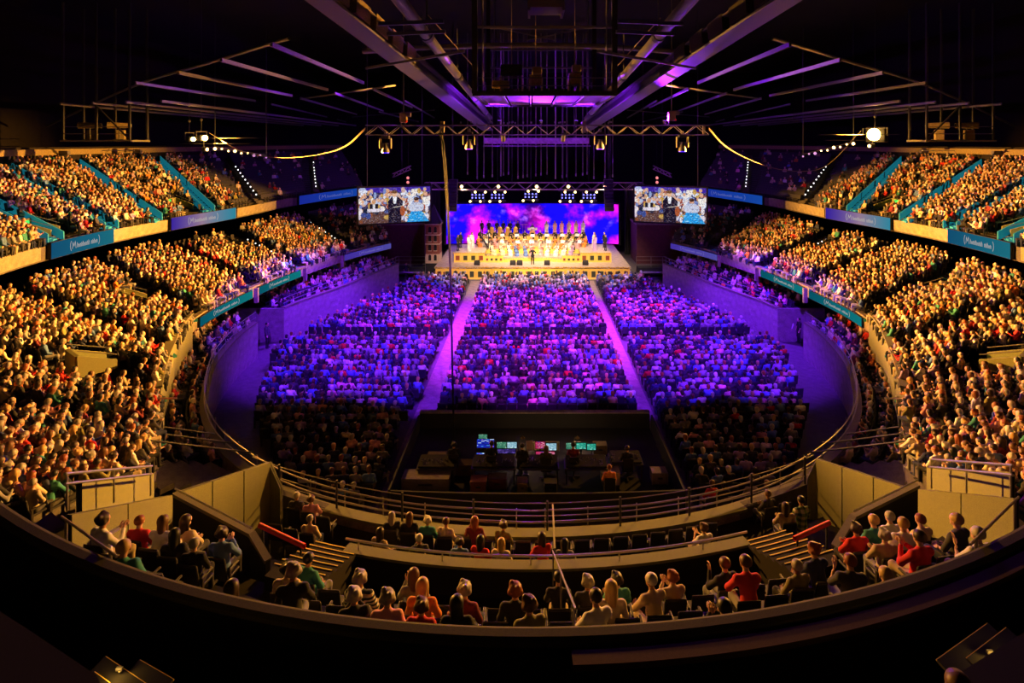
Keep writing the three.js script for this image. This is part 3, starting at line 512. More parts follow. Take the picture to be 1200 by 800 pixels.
{ // arched transverse beam and the purple tray behind it
  const o = thing('arched_beam', 'long arched beam crossing the roof behind the hanging rig', 'beam');
  part('beam', tube([ad(425, 60, 42), ad(520, 55, 42), ad(640, 53, 42), ad(760, 58, 42), ad(830, 66, 42)], 0.2, 32, 8), M.steel, o);
  const e = thing('roof_duct', 'short boxy duct hung under the roof above the rig', 'duct', [0.9, 22.6, 34]); part('body', box(1.9, 0.7, 2.2), M.steel, e); for (const q of [-1, 1]) part('flange', box(0.14, 1.1, 2.3, q, 0, 0), M.steel, e); part('hanger', [cyl(0.03, 0.03, 4.2, -0.9, 2.4, 0), cyl(0.03, 0.03, 4.2, 0.9, 2.4, 0)], M.darksteel, e);
  const w = thing('stage_beam', 'broad dusty beam hung crosswise behind the lighting truss', 'beam'); part('beam', beam(ad(568, 165, 60), ad(690, 165, 60), 0.7, 0.62), M.wallpaint, w); part('lower_rail', beam(ad(566, 171, 60), ad(692, 171, 60), 0.1, 0.08), M.steel, w);
  for (const px of [585, 673]) { const p = ad(px, 165, 60); part('hanger', cyl(0.05, 0.05, 11.5, p[0], p[1] + 6, -p[2], 6), M.darksteel, w); }
}
{ // the hanging rig over the floor
  const x0 = -3.55, x1 = 5.3, y = 17.5, d0 = 36, d1 = 47.5, o = thing('hanging_rig', 'black open steel rig with slatted underside hung over the floor seats', 'rig');
  for (const [a, b] of [[[x0, y, d0], [x1, y, d0]], [[x0, y, d1], [x1, y, d1]], [[x0, y, d0], [x0, y, d1]], [[x1, y, d0], [x1, y, d1]]]) part('bottom_beam', beam(a, b, 0.3, 0.3), M.black, o);
  for (const x of [x0, x1]) for (const d of [d0, d1]) { part('corner_post', box(0.34, 9.5, 0.34, x, y + 4.75, -d), M.black, o); part('conduit', cyl(0.05, 0.05, 9, x + (x < 0 ? 0.5 : -0.5), y + 4.5, -d, 6), M.steel, o); }
  for (let k = 0; k < 5; k++) { const a = lerp(x0, x1, k / 5) + 0.15, b = lerp(x0, x1, (k + 1) / 5) - 0.15; part('underside_panel', box(b - a, 0.06, d1 - d0 - 0.6, (a + b) / 2, y + 0.02, -(d0 + d1) / 2), M.wallpaint, o); if (k) part('rib', box(0.12, 0.1, d1 - d0, lerp(x0, x1, k / 5), y - 0.08, -(d0 + d1) / 2), M.steel, o); }
  for (const h of [0.5, 1.0]) part('handrail', beam([x0, y + h, d0], [x1, y + h, d0], 0.06, 0.06), M.darksteel, o);
  part('back_net', box(x1 - x0, 1.2, 0.04, (x0 + x1) / 2, y + 0.75, -d1), M.carpet, o);
  for (let k = 1; k < 7; k++) part('net_post', box(0.07, 1.3, 0.07, lerp(x0, x1, k / 7), y + 0.75, -(d1 - 0.1)), M.tancap, o);
  for (const [h, z] of [[4.2, d0], [6.4, d1], [3.1, d1], [4.6, d1]]) part('upper_beam', beam([x0, y + h, z], [x1, y + h, z], 0.14, 0.14), M.steel, o);
  part('brace', [beam([x0, y + 6.6, d1], [x1 * 0.4, y + 5.4, d1], 0.1, 0.1), beam([x1, y + 6.6, d1], [x0 * 0.1, y + 5.4, d1], 0.1, 0.1)], M.steel, o);
  for (const [x, d, w, lab, big] of [[-1.35, 40, 1.5, 'large khaki winch with drum', 1], [0.35, 41, 0.9, 'upright khaki hoist motor beside the drum winch', 0], [3.1, 40, 0.8, 'tall khaki cable reel alone', 0]]) {
    const q = thing('winch', `${lab} on the hanging rig`, 'winch', [x, y + 0.06, d]); part('frame', [box(0.12, 1.5, 0.9, -w / 2, 0.75, 0), box(0.12, 1.5, 0.9, w / 2, 0.75, 0), box(w, 0.12, 0.9, 0, 0.08, 0)], M.khaki, q);
    part('drum', new THREE.CylinderGeometry(0.42, 0.42, w, 14).rotateZ(Math.PI / 2).translate(0, big ? 1.9 : 1.3, 0), big ? M.black : M.khaki, q); part('motor', rbox(w * 0.8, 0.5, 0.6, big ? -w * 0.5 : 0.1, big ? 0.9 : 2.0, 0.1, 0.06), M.khaki, q); part('cable', cyl(0.03, 0.03, 6, 0, 4.6, 0, 6), M.cable, q); }
  for (const [a, b, nm] of [[ad(500, 16, 33), ad(555, 78, 37), 'brick tower'], [ad(774, 21, 33), ad(721, 80, 37), 'far']]) solo('stay_cable', wbar(a, b, 0.035, 6), M.cable, `taut slanting stay cable beside the hanging rig, ${nm === 'far' ? 'opposite the brick tower' : 'on brick tower side'}`, 'cable');
}
// a box truss between two points: chords and lattice
function truss(o, a, b, size, m, bays) {
  const c = [[-1, -1], [1, -1], [1, 1], [-1, 1]].map(([i, j]) => [[a[0], a[1] + j * size / 2, a[2] + i * size / 2], [b[0], b[1] + j * size / 2, b[2] + i * size / 2]]);
  for (const [p, q] of c) part('chord', wbar(p, q, 0.05, 6), m, o);
  const lat = []; for (let k = 0; k < bays; k++) for (const [u, v] of [[0, 3], [1, 2], [0, 1], [3, 2]]) { const p = mixp(...c[u], (k + (k % 2 ? 1 : 0)) / bays), q = mixp(...c[v], (k + (k % 2 ? 0 : 1)) / bays); lat.push(wbar(p, q, 0.03, 5)); }
  part('lattice', lat, m, o);
}
{ const o = thing('lighting_truss', 'long box truss carrying the four moving heads over the floor', 'truss'); truss(o, [-13.0, 15.35, 45], [14.0, 15.35, 45], 0.75, M.steel, 30);
  part('connector', [box(0.3, 0.9, 0.5, 4.2, 15.6, -45), box(0.3, 0.9, 0.5, -7.0, 15.6, -45), box(0.18, 0.8, 0.18, 13.7, 15.4, -45)], M.tancap, o);
  const sm = []; for (let i = 0; i < 24; i++) sm.push(box(0.12, 0.14, 0.12, rr(-6, 7), 15.85 + rr(0, 0.15), -45 + rr(-0.3, 0.3))); part('clamps', sm, M.rail, o);
  HEADS.forEach(([x, y, d, col], i) => {
    const h = thing('moving_head', ['moving head light at the truss end by the brick tower', 'moving head light on the truss just past the hanging cable bundle', 'moving head light on the truss near the tan connector block', 'moving head light at the truss end away from the brick tower'][i], 'stage light', [x, y, d]);
    part('base', box(0.6, 0.25, 0.5, 0, 0.78, 0), M.darksteel, h); part('clamp', box(0.2, 0.3, 0.2, 0, 1.02, 0), M.rail, h);
    for (const e of [-1, 1]) part('yoke_arm', rbox(0.12, 0.85, 0.3, e * 0.42, 0.3, 0, 0.05), M.tancap, h);
    part('head', new THREE.CylinderGeometry(0.22, 0.33, 0.75, 14).translate(0, -0.05, 0), M.darksteel, h); part('lens', new THREE.CylinderGeometry(0.28, 0.28, 0.04, 16).translate(0, -0.45, 0), glow(...new THREE.Color(col).toArray(), 3), h);
  });
  for (const [px, py, top, lab] of [[473, 138, 60, 'on brick tower side'], [787, 136, 55, 'opposite the brick tower']]) {
    const p = ad(px, py, 44.6), h = thing('chain_hoist', `tan chain hoist with long chain above the lighting truss ${lab}`, 'hoist', p);
    part('body', rbox(0.55, 0.75, 0.5, 0, 0, 0, 0.08), M.khaki, h); part('gearbox', rbox(0.75, 0.35, 0.4, 0.2, 0.25, 0, 0.05), M.tancap, h); part('chain', cyl(0.04, 0.04, 26.9 - p[1], 0, (26.9 - p[1]) / 2, 0, 6), M.tancap, h); part('hook', cyl(0.06, 0.04, 0.5, -0.2, -0.5, 0, 6), M.tancap, h); part('red_cap', ball(0.1, 0.25, -0.3, 0.2, 8, 6), M.red, h);
  }
}
// violet uplights clamped on top of the truss wash the roof steel
for (const [x, tx, ty, td, lab] of [[-10, -16, 18, 34, 'by the brick tower end'], [10.6, 17, 18, 36, 'at the end opposite the brick tower'], [0.8, 1.2, 17.5, 41, 'in the middle'], [-2.5, -6, 17.5, 52, 'just past the cable bundle'], [3.6, 7.5, 17.5, 52, 'near the connector block']]) {
  const h = thing('uplight', `small violet uplight on top of the lighting truss ${lab}`, 'stage light', [x, 15.95, 45]); part('can', new THREE.CylinderGeometry(0.14, 0.1, 0.3, 10), M.black, h); part('lens', new THREE.CylinderGeometry(0.12, 0.12, 0.02, 12).translate(0, 0.16, 0), G.violet, h);
  spot(violet(0x8a1cff), 900, [x, 16.2, 45], [tx, ty, td], 62, 0.9, 3);
}
// two warm profile spots added on the truss to brighten the stage front
for (const [x, lab] of [[-2.2, 'on brick tower side'], [2.6, 'opposite the brick tower']]) {
  const h = thing('added_profile_spot', `black profile spot added on the lighting truss to brighten the stage ${lab}`, 'stage light', [x, 14.75, 45.5]); part('barrel', new THREE.CylinderGeometry(0.13, 0.16, 0.7, 12).rotateX(Math.PI / 2 - 0.7), M.black, h); part('lens', new THREE.CylinderGeometry(0.11, 0.11, 0.02, 12).translate(0, -0.36, 0).rotateX(Math.PI / 2 - 0.7), G.lampwarm, h); part('yoke', box(0.4, 0.4, 0.06, 0, 0.2, 0), M.darksteel, h);
  spot(new THREE.Color(1, 0.66, 0.5), 1900, [x, 14.4, 46.0], [x * 1.6, 0.6, 59.5], 27, 0.7, 4);
}
// cable bundle from the truss down to the mixing desk
solo('cable_bundle', merge([tube([[-7.0, 15.3, 44.8], [-6.4, 13.2, 42.6], [-5.0, 7.6, 35.2], [-3.9, 2.4, 28.4], [-3.5, 0.5, 26]], 0.05, 48, 6), tube([[-7.15, 15.3, 44.7], [-6.55, 13.4, 42.5], [-5.05, 7.7, 35.1], [-3.93, 2.4, 28.5], [-3.55, 0.5, 26.2]], 0.035, 48, 6)]), M.soot, 'thick cable bundle hanging from the lighting truss down to the mixing desk', 'cable');
// swagged cables to the floods
solo('swag_cable', merge([0, 0.12].map((e) => tube([[-13.1, 15.4 + e, 45], ad(405, 172 - e * 10, 46), ad(375, 181, 47), ad(330, 185, 48), ad(285, 178, 49), [-28.6, 15.2, 50.6]], 0.03, 40, 6))), M.cable, 'swagged cable sagging from the truss end to the pair of amber floods', 'cable');
solo('swag_cable', merge([0, 0.12].map((e) => tube([[14.1, 15.4 + e, 45], ad(850, 172 - e * 10, 46), ad(885, 190, 47), ad(925, 200, 48), ad(965, 196, 49), [29.4, 15.4, 50.6]], 0.03, 40, 6))), M.cable, 'swagged cable sagging from the truss end to the single large amber flood', 'cable');
function flood(p, tx, scale, label, addedParts) {
  const turn = facing(p[0], p[2], tx, 30), o = thing('flood_light', label, 'flood light', p, turn);
  part('housing', rbox(0.8 * scale, 0.6 * scale, 0.5, 0, 0, -0.1 - 0.24 * scale, 0.08), M.black, o); part('lens', new THREE.SphereGeometry(0.24 * scale, 14, 10).translate(0, 0, 0.28 - 0.24 * scale), G.amber, o);
  part('yoke', [box(0.06, 0.6, 0.1, -0.5 * scale, 0.25, -0.4), box(0.06, 0.6, 0.1, 0.5 * scale, 0.25, -0.4), box(1.06 * scale, 0.06, 0.1, 0, 0.56, -0.4)], M.darksteel, o); part('pole', cyl(0.03, 0.03, 26.98 - p[1] - 0.55, 0, (26.98 - p[1] - 0.55) / 2 + 0.55, -0.4, 6), M.darksteel, o); part('shackle', ball(0.12, 0, 1.6, -0.4), M.tancap, o);
  if (addedParts) { part('added_upper_shield', box(5.6, 0.03, 2.7, 0, 0.0, 1.75), M.soot, o); part('added_lower_shield', box(5.6, 0.03, 1.9, 0, -0.5, 1.35), M.soot, o); part('added_fill_head', rbox(0.5, 0.4, 0.4, 0, -1.0, 0.1, 0.06), M.black, o); part('added_fill_bracket', box(0.06, 0.9, 0.06, 0, -0.5, -0.1), M.darksteel, o); part('added_fill_lens', new THREE.CylinderGeometry(0.14, 0.14, 0.03, 14).rotateX(Math.PI / 2).translate(0, -1.0, 0.32), G.lampwarm, o); }  // plates added to trim the beams; second head added to fill the near seats
}
flood(FLOOD.right, -20, 2.3, 'single large glaring amber flood hung beside the upper deck', true); flood(FLOOD.left, 20, 1.0, 'brighter one of the pair of amber floods beside the upper deck', true); flood([-29.75, 14.65, 50], 20, 0.8, 'dimmer one of the pair of amber floods beside the upper deck');
for (const [a, b, lab] of [[ad(252, 172, 51), ad(312, 182, 54), 'pair of amber floods'], [ad(1000, 166, 51), ad(941, 181, 54), 'single large amber flood']]) {
  const o = thing('lamp_bar', `short bar of small lamps beside the ${lab}`, 'lamp bar'); part('bar', wbar(a, b, 0.05), M.darksteel, o); part('hanger', [cyl(0.03, 0.03, 12, a[0], a[1] + 6, -a[2], 6), cyl(0.03, 0.03, 12, b[0], b[1] + 6, -b[2], 6)], M.darksteel, o);
  for (let k = 0; k < 9; k++) { const p = mixp(a, b, k / 8); part('lamp', ball(k % 3 ? 0.09 : 0.14, p[0], p[1] - 0.18 + (k % 2) * 0.1, -p[2], 8, 6), k > 5 ? G.mag : G.lampwarm, o); }
}
// follow-spot cages near the roof over both upper decks
for (const s of [1, -1]) {
  const d = 44, X = (px) => s > 0 ? px : 1244 - px - 6, o = thing('spotlight_cage', `open steel cage with follow spots hung ${s > 0 ? 'beyond the single large flood' : 'beyond the pair of floods'}`, 'cage');
  const xa = ad(X(1086), 165, d)[0], xb = ad(X(1164), 165, d)[0], y0 = EYE, y1 = 17.2;
  for (const x of [xa, (xa + xb) / 2, xb]) for (const e of [d, d + 2]) part('post', box(0.14, y1 - y0 + 8, 0.14, x, y0 + (y1 - y0 + 8) / 2, -e), M.darksteel, o);
  part('deck', box(Math.abs(xb - xa) + 0.3, 0.14, 2.3, (xa + xb) / 2, y0, -d - 1), M.tancap, o);
  for (const h of [0.55, 1.1]) part('rail', beam([xa, y0 + h, d], [xb, y0 + h, d], 0.06, 0.06), M.rail, o);
  part('brace', beam([xa, y0 + 0.1, d], [(xa + xb) / 2, y1, d], 0.1, 0.1), M.darksteel, o); part('lamp_rail', beam([xa, y0 - 0.75, d + 0.5], [(xa + xb) / 2, y0 - 0.75, d + 0.5], 0.1, 0.05), M.white, o);
  for (const [k, t] of [[0, 0.3], [1, 0.75]]) { const q = thing('follow_spot', `khaki follow spot ${k ? 'at the outer end' : 'at the stage end'} of the cage ${s > 0 ? 'beyond the single large flood' : 'beyond the pair of floods'}`, 'follow spot', [lerp(xa, xb, t), y0 + 0.07, d + 1], facing(lerp(xa, xb, t), d + 1, 0, 60)); part('stand', [cyl(0.04, 0.04, 1, 0, 0.5, 0), box(0.7, 0.06, 0.7, 0, 0.03, 0)], M.darksteel, q); part('barrel', new THREE.CylinderGeometry(0.2, 0.26, 1.5, 12).rotateX(Math.PI / 2).translate(0, 1.15, 0), M.khaki, q); part('cabinet', rbox(0.6, 0.8, 0.6, 0.6, 0.4, 0, 0.05), M.khaki, q); part('lens', new THREE.CylinderGeometry(0.18, 0.18, 0.03, 12).rotateX(Math.PI / 2).translate(0, 1.15, 0.77), k ? M.black : G.step, q); }
  spot(AMBER, 9000, [lerp(xa, xb, 0.3) - s * 1.1, y0 + 1.35, d + 0.3], [-s * 3, 20.5, 30], 24, 0.9, 3);  // amber spot and its glowing lens, added to brighten the roof steel
}
WASH.forEach(([x, tx, td, c], i) => { const h = thing('wash_light', `violet wash light hung over the near seats, ${['first', 'second', 'third', 'fourth', 'fifth'][i]} from the brick tower`, 'stage light', [x, 19.3, 14]); part('can', new THREE.CylinderGeometry(0.16, 0.2, 0.5, 12).rotateX(-0.9), M.black, h); part('lens', new THREE.CylinderGeometry(0.17, 0.17, 0.02, 14).translate(0, -0.26, 0).rotateX(Math.PI * 0.28), glow(c.r, c.g, c.b, 2), h); part('pole', cyl(0.03, 0.03, 7.6, 0, 3.85, 0, 6), M.darksteel, h); });
for (const [px, py, d, lab] of [[380, 213, 74, 'on the dark upper deck by the brick tower'], [867, 213, 74, 'on the dark upper deck opposite the brick tower'], [846, 266, 62, 'above the dim main bowl corner opposite the brick tower']]) { const o = thing('exit_sign', `small green exit sign ${lab}`, 'sign', ad(px, py, d)); part('panel', box(0.75, 0.4, 0.08), G.exit, o); part('post', cyl(0.03, 0.03, 1.6, 0, -1.0, -0.05, 5), M.darksteel, o); }

// ---------------------------------------------------------------- the stage
const SX = 0.2, SD = 59.6, ST = 1.26;     // middle, front edge, deck height
const skirtBand = (o, x0, x1, n, y0, y1, d, m, winH, lab, curveK = 0) => {
  for (let k = 0; k < n; k++) {
    const a = lerp(x0, x1, k / n), b = lerp(x0, x1, (k + 1) / n), w = b - a, x = (a + b) / 2, dd = d + curveK * (x - SX) ** 2;
    const p = part('skirt_panel', box(w - 0.02, y1 - y0, 0.06, x, (y0 + y1) / 2, -dd), m, o);
    if (winH) part('window', box(w * 0.5, winH, 0.05, x, (y0 + y1) / 2 - 0.02, -dd + 0.045), k === 0 || k === n - 1 ? M.windowred : M.windowdark, p), part('window_frame', box(w * 0.6, winH + 0.1, 0.03, x, (y0 + y1) / 2 - 0.02, -dd + 0.03), M.yellow2, p);
  }
};
{ const o = thing('stage', 'low stage with yellow front pierced by a row of dark windows', 'stage');
  part('deck', box(20.6, 0.14, 14.5, SX, ST - 0.07, -(SD + 7.2)), M.stagefloor, o);
  skirtBand(o, SX - 10.2, SX + 10.2, 24, 0, ST - 0.16, SD, M.yellow, 0.62);
  const gar = []; for (let i = 0; i < 150; i++) gar.push(ball(rr(0.05, 0.1), SX - 10.2 + 20.4 * i / 150, ST - 0.05 + rr(-0.05, 0.05), -(SD - 0.06), 5, 4));
  part('garland', gar, mat(lin(0.5, 0.3, 0.05), 0.9), o); part('base_trim', box(20.6, 0.12, 0.1, SX, 0.06, -(SD - 0.05)), M.yellow2, o);
}
{ const o = thing('orchestra_riser', 'curved yellow orchestra riser with small dark windows on the stage', 'riser');
  skirtBand(o, SX - 8.6, SX - 5.2, 4, ST, ST + 1.0, 62.0, M.yellow2, 0.5); skirtBand(o, SX + 5.2, SX + 8.6, 4, ST, ST + 1.0, 62.0, M.yellow2, 0.5);
  skirtBand(o, SX - 5.2, SX - 3.2, 4, ST, ST + 0.72, 61.9, M.yellow2, 0.26); skirtBand(o, SX + 3.2, SX + 5.2, 4, ST, ST + 0.72, 61.9, M.yellow2, 0.26);
  skirtBand(o, SX - 3.2, SX + 3.2, 12, ST, ST + 0.34, 62.5, M.yellow2, 0, '', -0.06);
  part('side_top', [box(3.4, 0.06, 5, SX - 6.9, ST + 1.0, -64.5), box(3.4, 0.06, 5, SX + 6.9, ST + 1.0, -64.5)], M.stagefloor, o);
  for (let k = 0; k < 4; k++) part('tier', box(10.2 + Math.min(k, 1) * 3.0, 0.45, 2.4, SX, ST + 0.23 + k * 0.4, -(63.8 + k * 2.0)), k % 2 ? M.yellow2 : M.stagefloor, o);
  const gar = []; for (let i = 0; i < 90; i++) { const x = SX - 8.6 + 17.2 * i / 90, ax = Math.abs(x - SX); gar.push(ball(0.08, x, ST + (ax > 5.2 ? 1.02 : ax > 3.2 ? 0.74 : 0.36), -(61.9 + (ax < 3.2 ? 0.6 - 0.06 * ax * ax : 0)), 5, 4)); } part('garland', gar, mat(lin(0.75, 0.45, 0.08), 0.9), o);
}
for (const [px, lab] of [[559, 'by the brick tower end'], [601, 'just beside the conductor on the tower side'], [609, 'nearest the conductor'], [686, 'by the end away from the brick tower'], [641, 'just past the conductor']]) { const [x] = ad(px, 312, 60.6), q = thing('stage_monitor', `black wedge monitor on the stage edge ${lab}`, 'speaker', [x, ST, 60.6]); part('cabinet', new THREE.CylinderGeometry(0.26, 0.34, 0.62, 4).rotateZ(Math.PI / 2).translate(0, 0.2, 0), M.black, q); part('grille', box(0.55, 0.03, 0.3, 0, 0.42, -0.05, 0, 0.5), M.darksteel, q); }
// LED wall
const nebula = dataTex(1024, 256, (u, v) => {
  const f = (s, z) => { let a = 0, k = 1; for (let i = 0; i < 5; i++) { a += noise.noise(u * 8 * s * (1 << i), v * 2 * s * (1 << i), z + i) * k; k *= 0.55; } return a; };
  const a = f(0.75, 3.3), b = f(1.1, 9.1), c = f(0.6, 17.7), bell = (x, w) => Math.exp(-(((u - x) / w) ** 2));
  let m = 0.08 + 1.25 * a + 0.55 * bell(0.14, 0.08) + 0.5 * bell(0.5, 0.08) + 0.5 * bell(0.74, 0.06) + 0.45 * bell(0.98, 0.06) - 0.4 * bell(0.32, 0.08) - 0.3 * bell(0.61, 0.05) - 0.15 * bell(0.88, 0.05); m = Math.max(0, Math.min(1, m));
  const dk = 1 - Math.max(0, Math.min(0.75, 0.05 + c * 1.3)), st = Math.max(0, b - 0.3) * 200;
  return [Math.min(255, (18 + 235 * m) * (0.35 + 0.65 * dk) + st), Math.min(255, (8 + 16 * m * m) * dk + st * 0.7), Math.min(255, (225 + 20 * m) * (0.4 + 0.6 * dk) + st)];
});
nebula.wrapS = nebula.wrapT = THREE.ClampToEdgeWrapping;
{ const o = thing('led_wall', 'wide screen glowing with blue and magenta clouds behind the orchestra', 'led screen', [SX, 3.95, 73]);
  const g = new THREE.PlaneGeometry(21.8, 5.0, 24, 1), P = g.attributes.position; for (let i = 0; i < P.count; i++) P.setZ(i, (P.getX(i) / 10.9) ** 2 * 1.0); g.computeVertexNormals();
  part('screen', g, screenMat(nebula, 1.7), o); part('frame', [box(0.25, 5.3, 0.3, -11.05, 0, 0.95), box(0.25, 5.3, 0.3, 11.05, 0, 0.95), box(22.2, 0.2, 0.2, 0, -2.62, -0.15)], M.black, o); part('backing', box(22, 5.2, 0.2, 0, 0, -0.3), M.black, o);
  for (const e of [-9.5, 9.5]) part('support', box(0.3, 3.0, 0.3, e, -2.45, -0.6), M.black, o);
  const l = new THREE.RectAreaLight(new THREE.Color(0.42, 0.06, 1), 0.35, 20, 4.5); l.name = 'screen_light'; l.position.set(SX, 3.95, -71.7); l.lookAt(SX, 3.0, 0); scene.add(l);
}
// video screens either side
const video = (flip) => canvasTex(512, 280, (c, w, h) => {
  const R = (x, y, a, b, f) => { c.fillStyle = f; c.fillRect(x, y, a, b); }, E = (x, y, a, b, f) => { c.fillStyle = f; c.beginPath(); c.ellipse(x, y, a, b, 0, 0, 7); c.fill(); };
  R(0, 0, w, h, '#2a2450'); R(0, 0, w, 40, '#3a22a0');
  const cols = ['#b9c6e6', '#dfe3f2', '#8fa8d8', '#c9a24a', '#d8b0a0', '#6f86c8', '#f0e8e0', '#a04a34']; let q = 7; const r = () => (q = (q * 16807) % 2147483647) / 2147483647;
  for (let i = 0; i < 150; i++) E(r() * w, 20 + r() * 150, 8 + r() * 18, 8 + r() * 22, cols[Math.floor(r() * 8)]);
  for (let i = 0; i < 26; i++) E(r() * w, 20 + r() * 120, 10, 13, '#e0a880');
  R(0, 190, w, 90, '#5a3a34'); for (let i = 0; i < 40; i++) E(r() * w, 180 + r() * 90, 10 + r() * 20, 10 + r() * 20, pickc(r()));
  function pickc(t) { return ['#caa04a', '#20243a', '#d8d0e0', '#3a4a90', '#8a4a28', '#e8e0e8'][Math.floor(t * 6)]; }
  E(105, 110, 15, 19, '#d8a070'); R(76, 128, 60, 70, '#1c1620'); R(98, 128, 16, 40, '#f0f0f4'); R(60, 165, 110, 26, '#e0d8e8');
  E(252, 52, 20, 26, '#e2b088'); E(252, 36, 22, 14, '#6a4428'); c.fillStyle = '#180f24'; c.beginPath(); c.moveTo(205, 110); c.lineTo(232, 76); c.lineTo(276, 76); c.lineTo(312, 110); c.lineTo(300, 280); c.lineTo(210, 280); c.fill(); c.fillStyle = '#f2f4fa'; c.beginPath(); c.moveTo(238, 76); c.lineTo(270, 76); c.lineTo(262, 130); c.lineTo(246, 130); c.fill();
  c.strokeStyle = '#e8d8c8'; c.lineWidth = 5; c.beginPath(); c.moveTo(240, 160); c.lineTo(310, 150); c.lineTo(380, 100); c.stroke();
  E(310, 190, 18, 40, '#b0542c'); E(410, 110, 17, 22, '#d89a78'); E(410, 96, 19, 14, '#3a2018'); E(410, 165, 56, 42, '#c8cfe6'); c.fillStyle = '#1e9ae6'; c.beginPath(); c.moveTo(370, 196); c.lineTo(450, 196); c.lineTo(506, 280); c.lineTo(340, 280); c.fill(); for (let i = 0; i < 24; i++) E(350 + r() * 140, 205 + r() * 70, 10, 4, ['#46c0ff', '#1266c0', '#8adcff'][i % 3]);
  E(478, 60, 14, 18, '#d8a080'); R(455, 84, 46, 60, '#f0ece6'); for (let i = 0; i < 2600; i++) { c.globalAlpha = 0.28; R(r() * w, r() * h, 3 + r() * 5, 3 + r() * 5, ['#ffffff', '#101030', '#c08050', '#304090', '#e8e0f0', '#501830'][i % 6]); } c.globalAlpha = 1;
});
const VIDEO = screenMat(video(), 1.0);
for (const s of [-1, 1]) {
  const px = s < 0 ? 463 : 785, p = ad(px, 240, 55), o = thing('video_screen', s < 0 ? 'hanging video screen showing the conductor, next to the brick tower' : 'hanging video screen showing the conductor, away from the brick tower', 'video screen', p, s < 0 ? 0.32 : -0.32);
  part('screen', quadScreen(6.75, 3.42), VIDEO, o); part('frame', [box(7.05, 0.15, 0.25, 0, 1.78, -0.1), box(7.05, 0.15, 0.25, 0, -1.78, -0.1), box(0.15, 3.6, 0.25, -3.45, 0, -0.1), box(0.15, 3.6, 0.25, 3.45, 0, -0.1)], M.black, o); part('backing', box(6.8, 3.45, 0.15, 0, 0, -0.2), M.black, o);
  part('hanging_cable', cyl(0.03, 0.03, 16.9, -2.6, 10.25, -0.1, 5), M.darksteel, o); part('hanging_cable', cyl(0.03, 0.03, 16.9, 2.6, 10.25, -0.1, 5), M.darksteel, o);
  const b = ad(s < 0 ? 471 : 776, 201, 64), pr = thing('projector_frame', s < 0 ? 'tilted pale lattice panel above the video screen by the brick tower' : 'tilted pale lattice panel above the video screen away from the brick tower', 'truss');
  truss(pr, [b[0] - 1.0, b[1] - 0.45 * -s, b[2]], [b[0] + 1.0, b[1] + 0.45 * -s, b[2]], 0.4, M.wallpaint, 6); part('hanger', cyl(0.03, 0.03, 27 - b[1], b[0], (27 + b[1]) / 2, -b[2], 5), M.darksteel, pr);
  const rl = ad(s < 0 ? 478 : 770, 211, 64), c2 = thing('red_lamp', s < 0 ? 'pair of small red lamps above the video screen by the brick tower' : 'pair of small red lamps above the video screen away from the brick tower', 'lamp', rl); part('lamp', [ball(0.16, 0, 0.25, 0), ball(0.16, 0, -0.25, 0)], glow(1, 0.25, 0.25, 1.2), c2); part('bracket', [box(0.1, 0.9, 0.1, 0, 0, -0.2), cyl(0.02, 0.02, 27 - rl[1], 0, (27 - rl[1]) / 2, -0.2, 5)], M.black, c2);
}
// brick tower
{ const o = thing('brick_tower', 'narrow red brick scenery tower with arched windows and slate roof beside the stage', 'tower', [-10.75, 0, 63]);
  part('plinth', box(2.0, 1.1, 1.8, 0, 0.55, 0), M.black, o); part('shaft', box(1.5, 4.2, 1.5, 0, 3.2, 0), M.brick, o); part('base_course', box(1.56, 1.0, 1.56, 0, 1.6, 0), M.stone, o);
  for (const y of [2.75, 3.75]) part('string_course', box(1.6, 0.1, 1.6, 0, y + 0.45, 0), M.stone, o);
  for (const y of [1.65, 2.75, 3.75, 4.7]) for (const x of [-0.3, 0.3]) { const w = part('window', [box(0.3, 0.5, 0.1, x, y, 0.76), new THREE.CylinderGeometry(0.15, 0.15, 0.1, 10).rotateX(Math.PI / 2).translate(x, y + 0.25, 0.76)], M.black, o); part('sill', box(0.4, 0.06, 0.14, x, y - 0.28, 0.78), M.stone, w); }
  part('cornice', box(1.75, 0.14, 1.75, 0, 5.35, 0), M.stone, o); part('roof', new THREE.ConeGeometry(1.2, 2.1, 4).rotateY(Math.PI / 4).translate(0, 6.45, 0), M.slate, o);
}
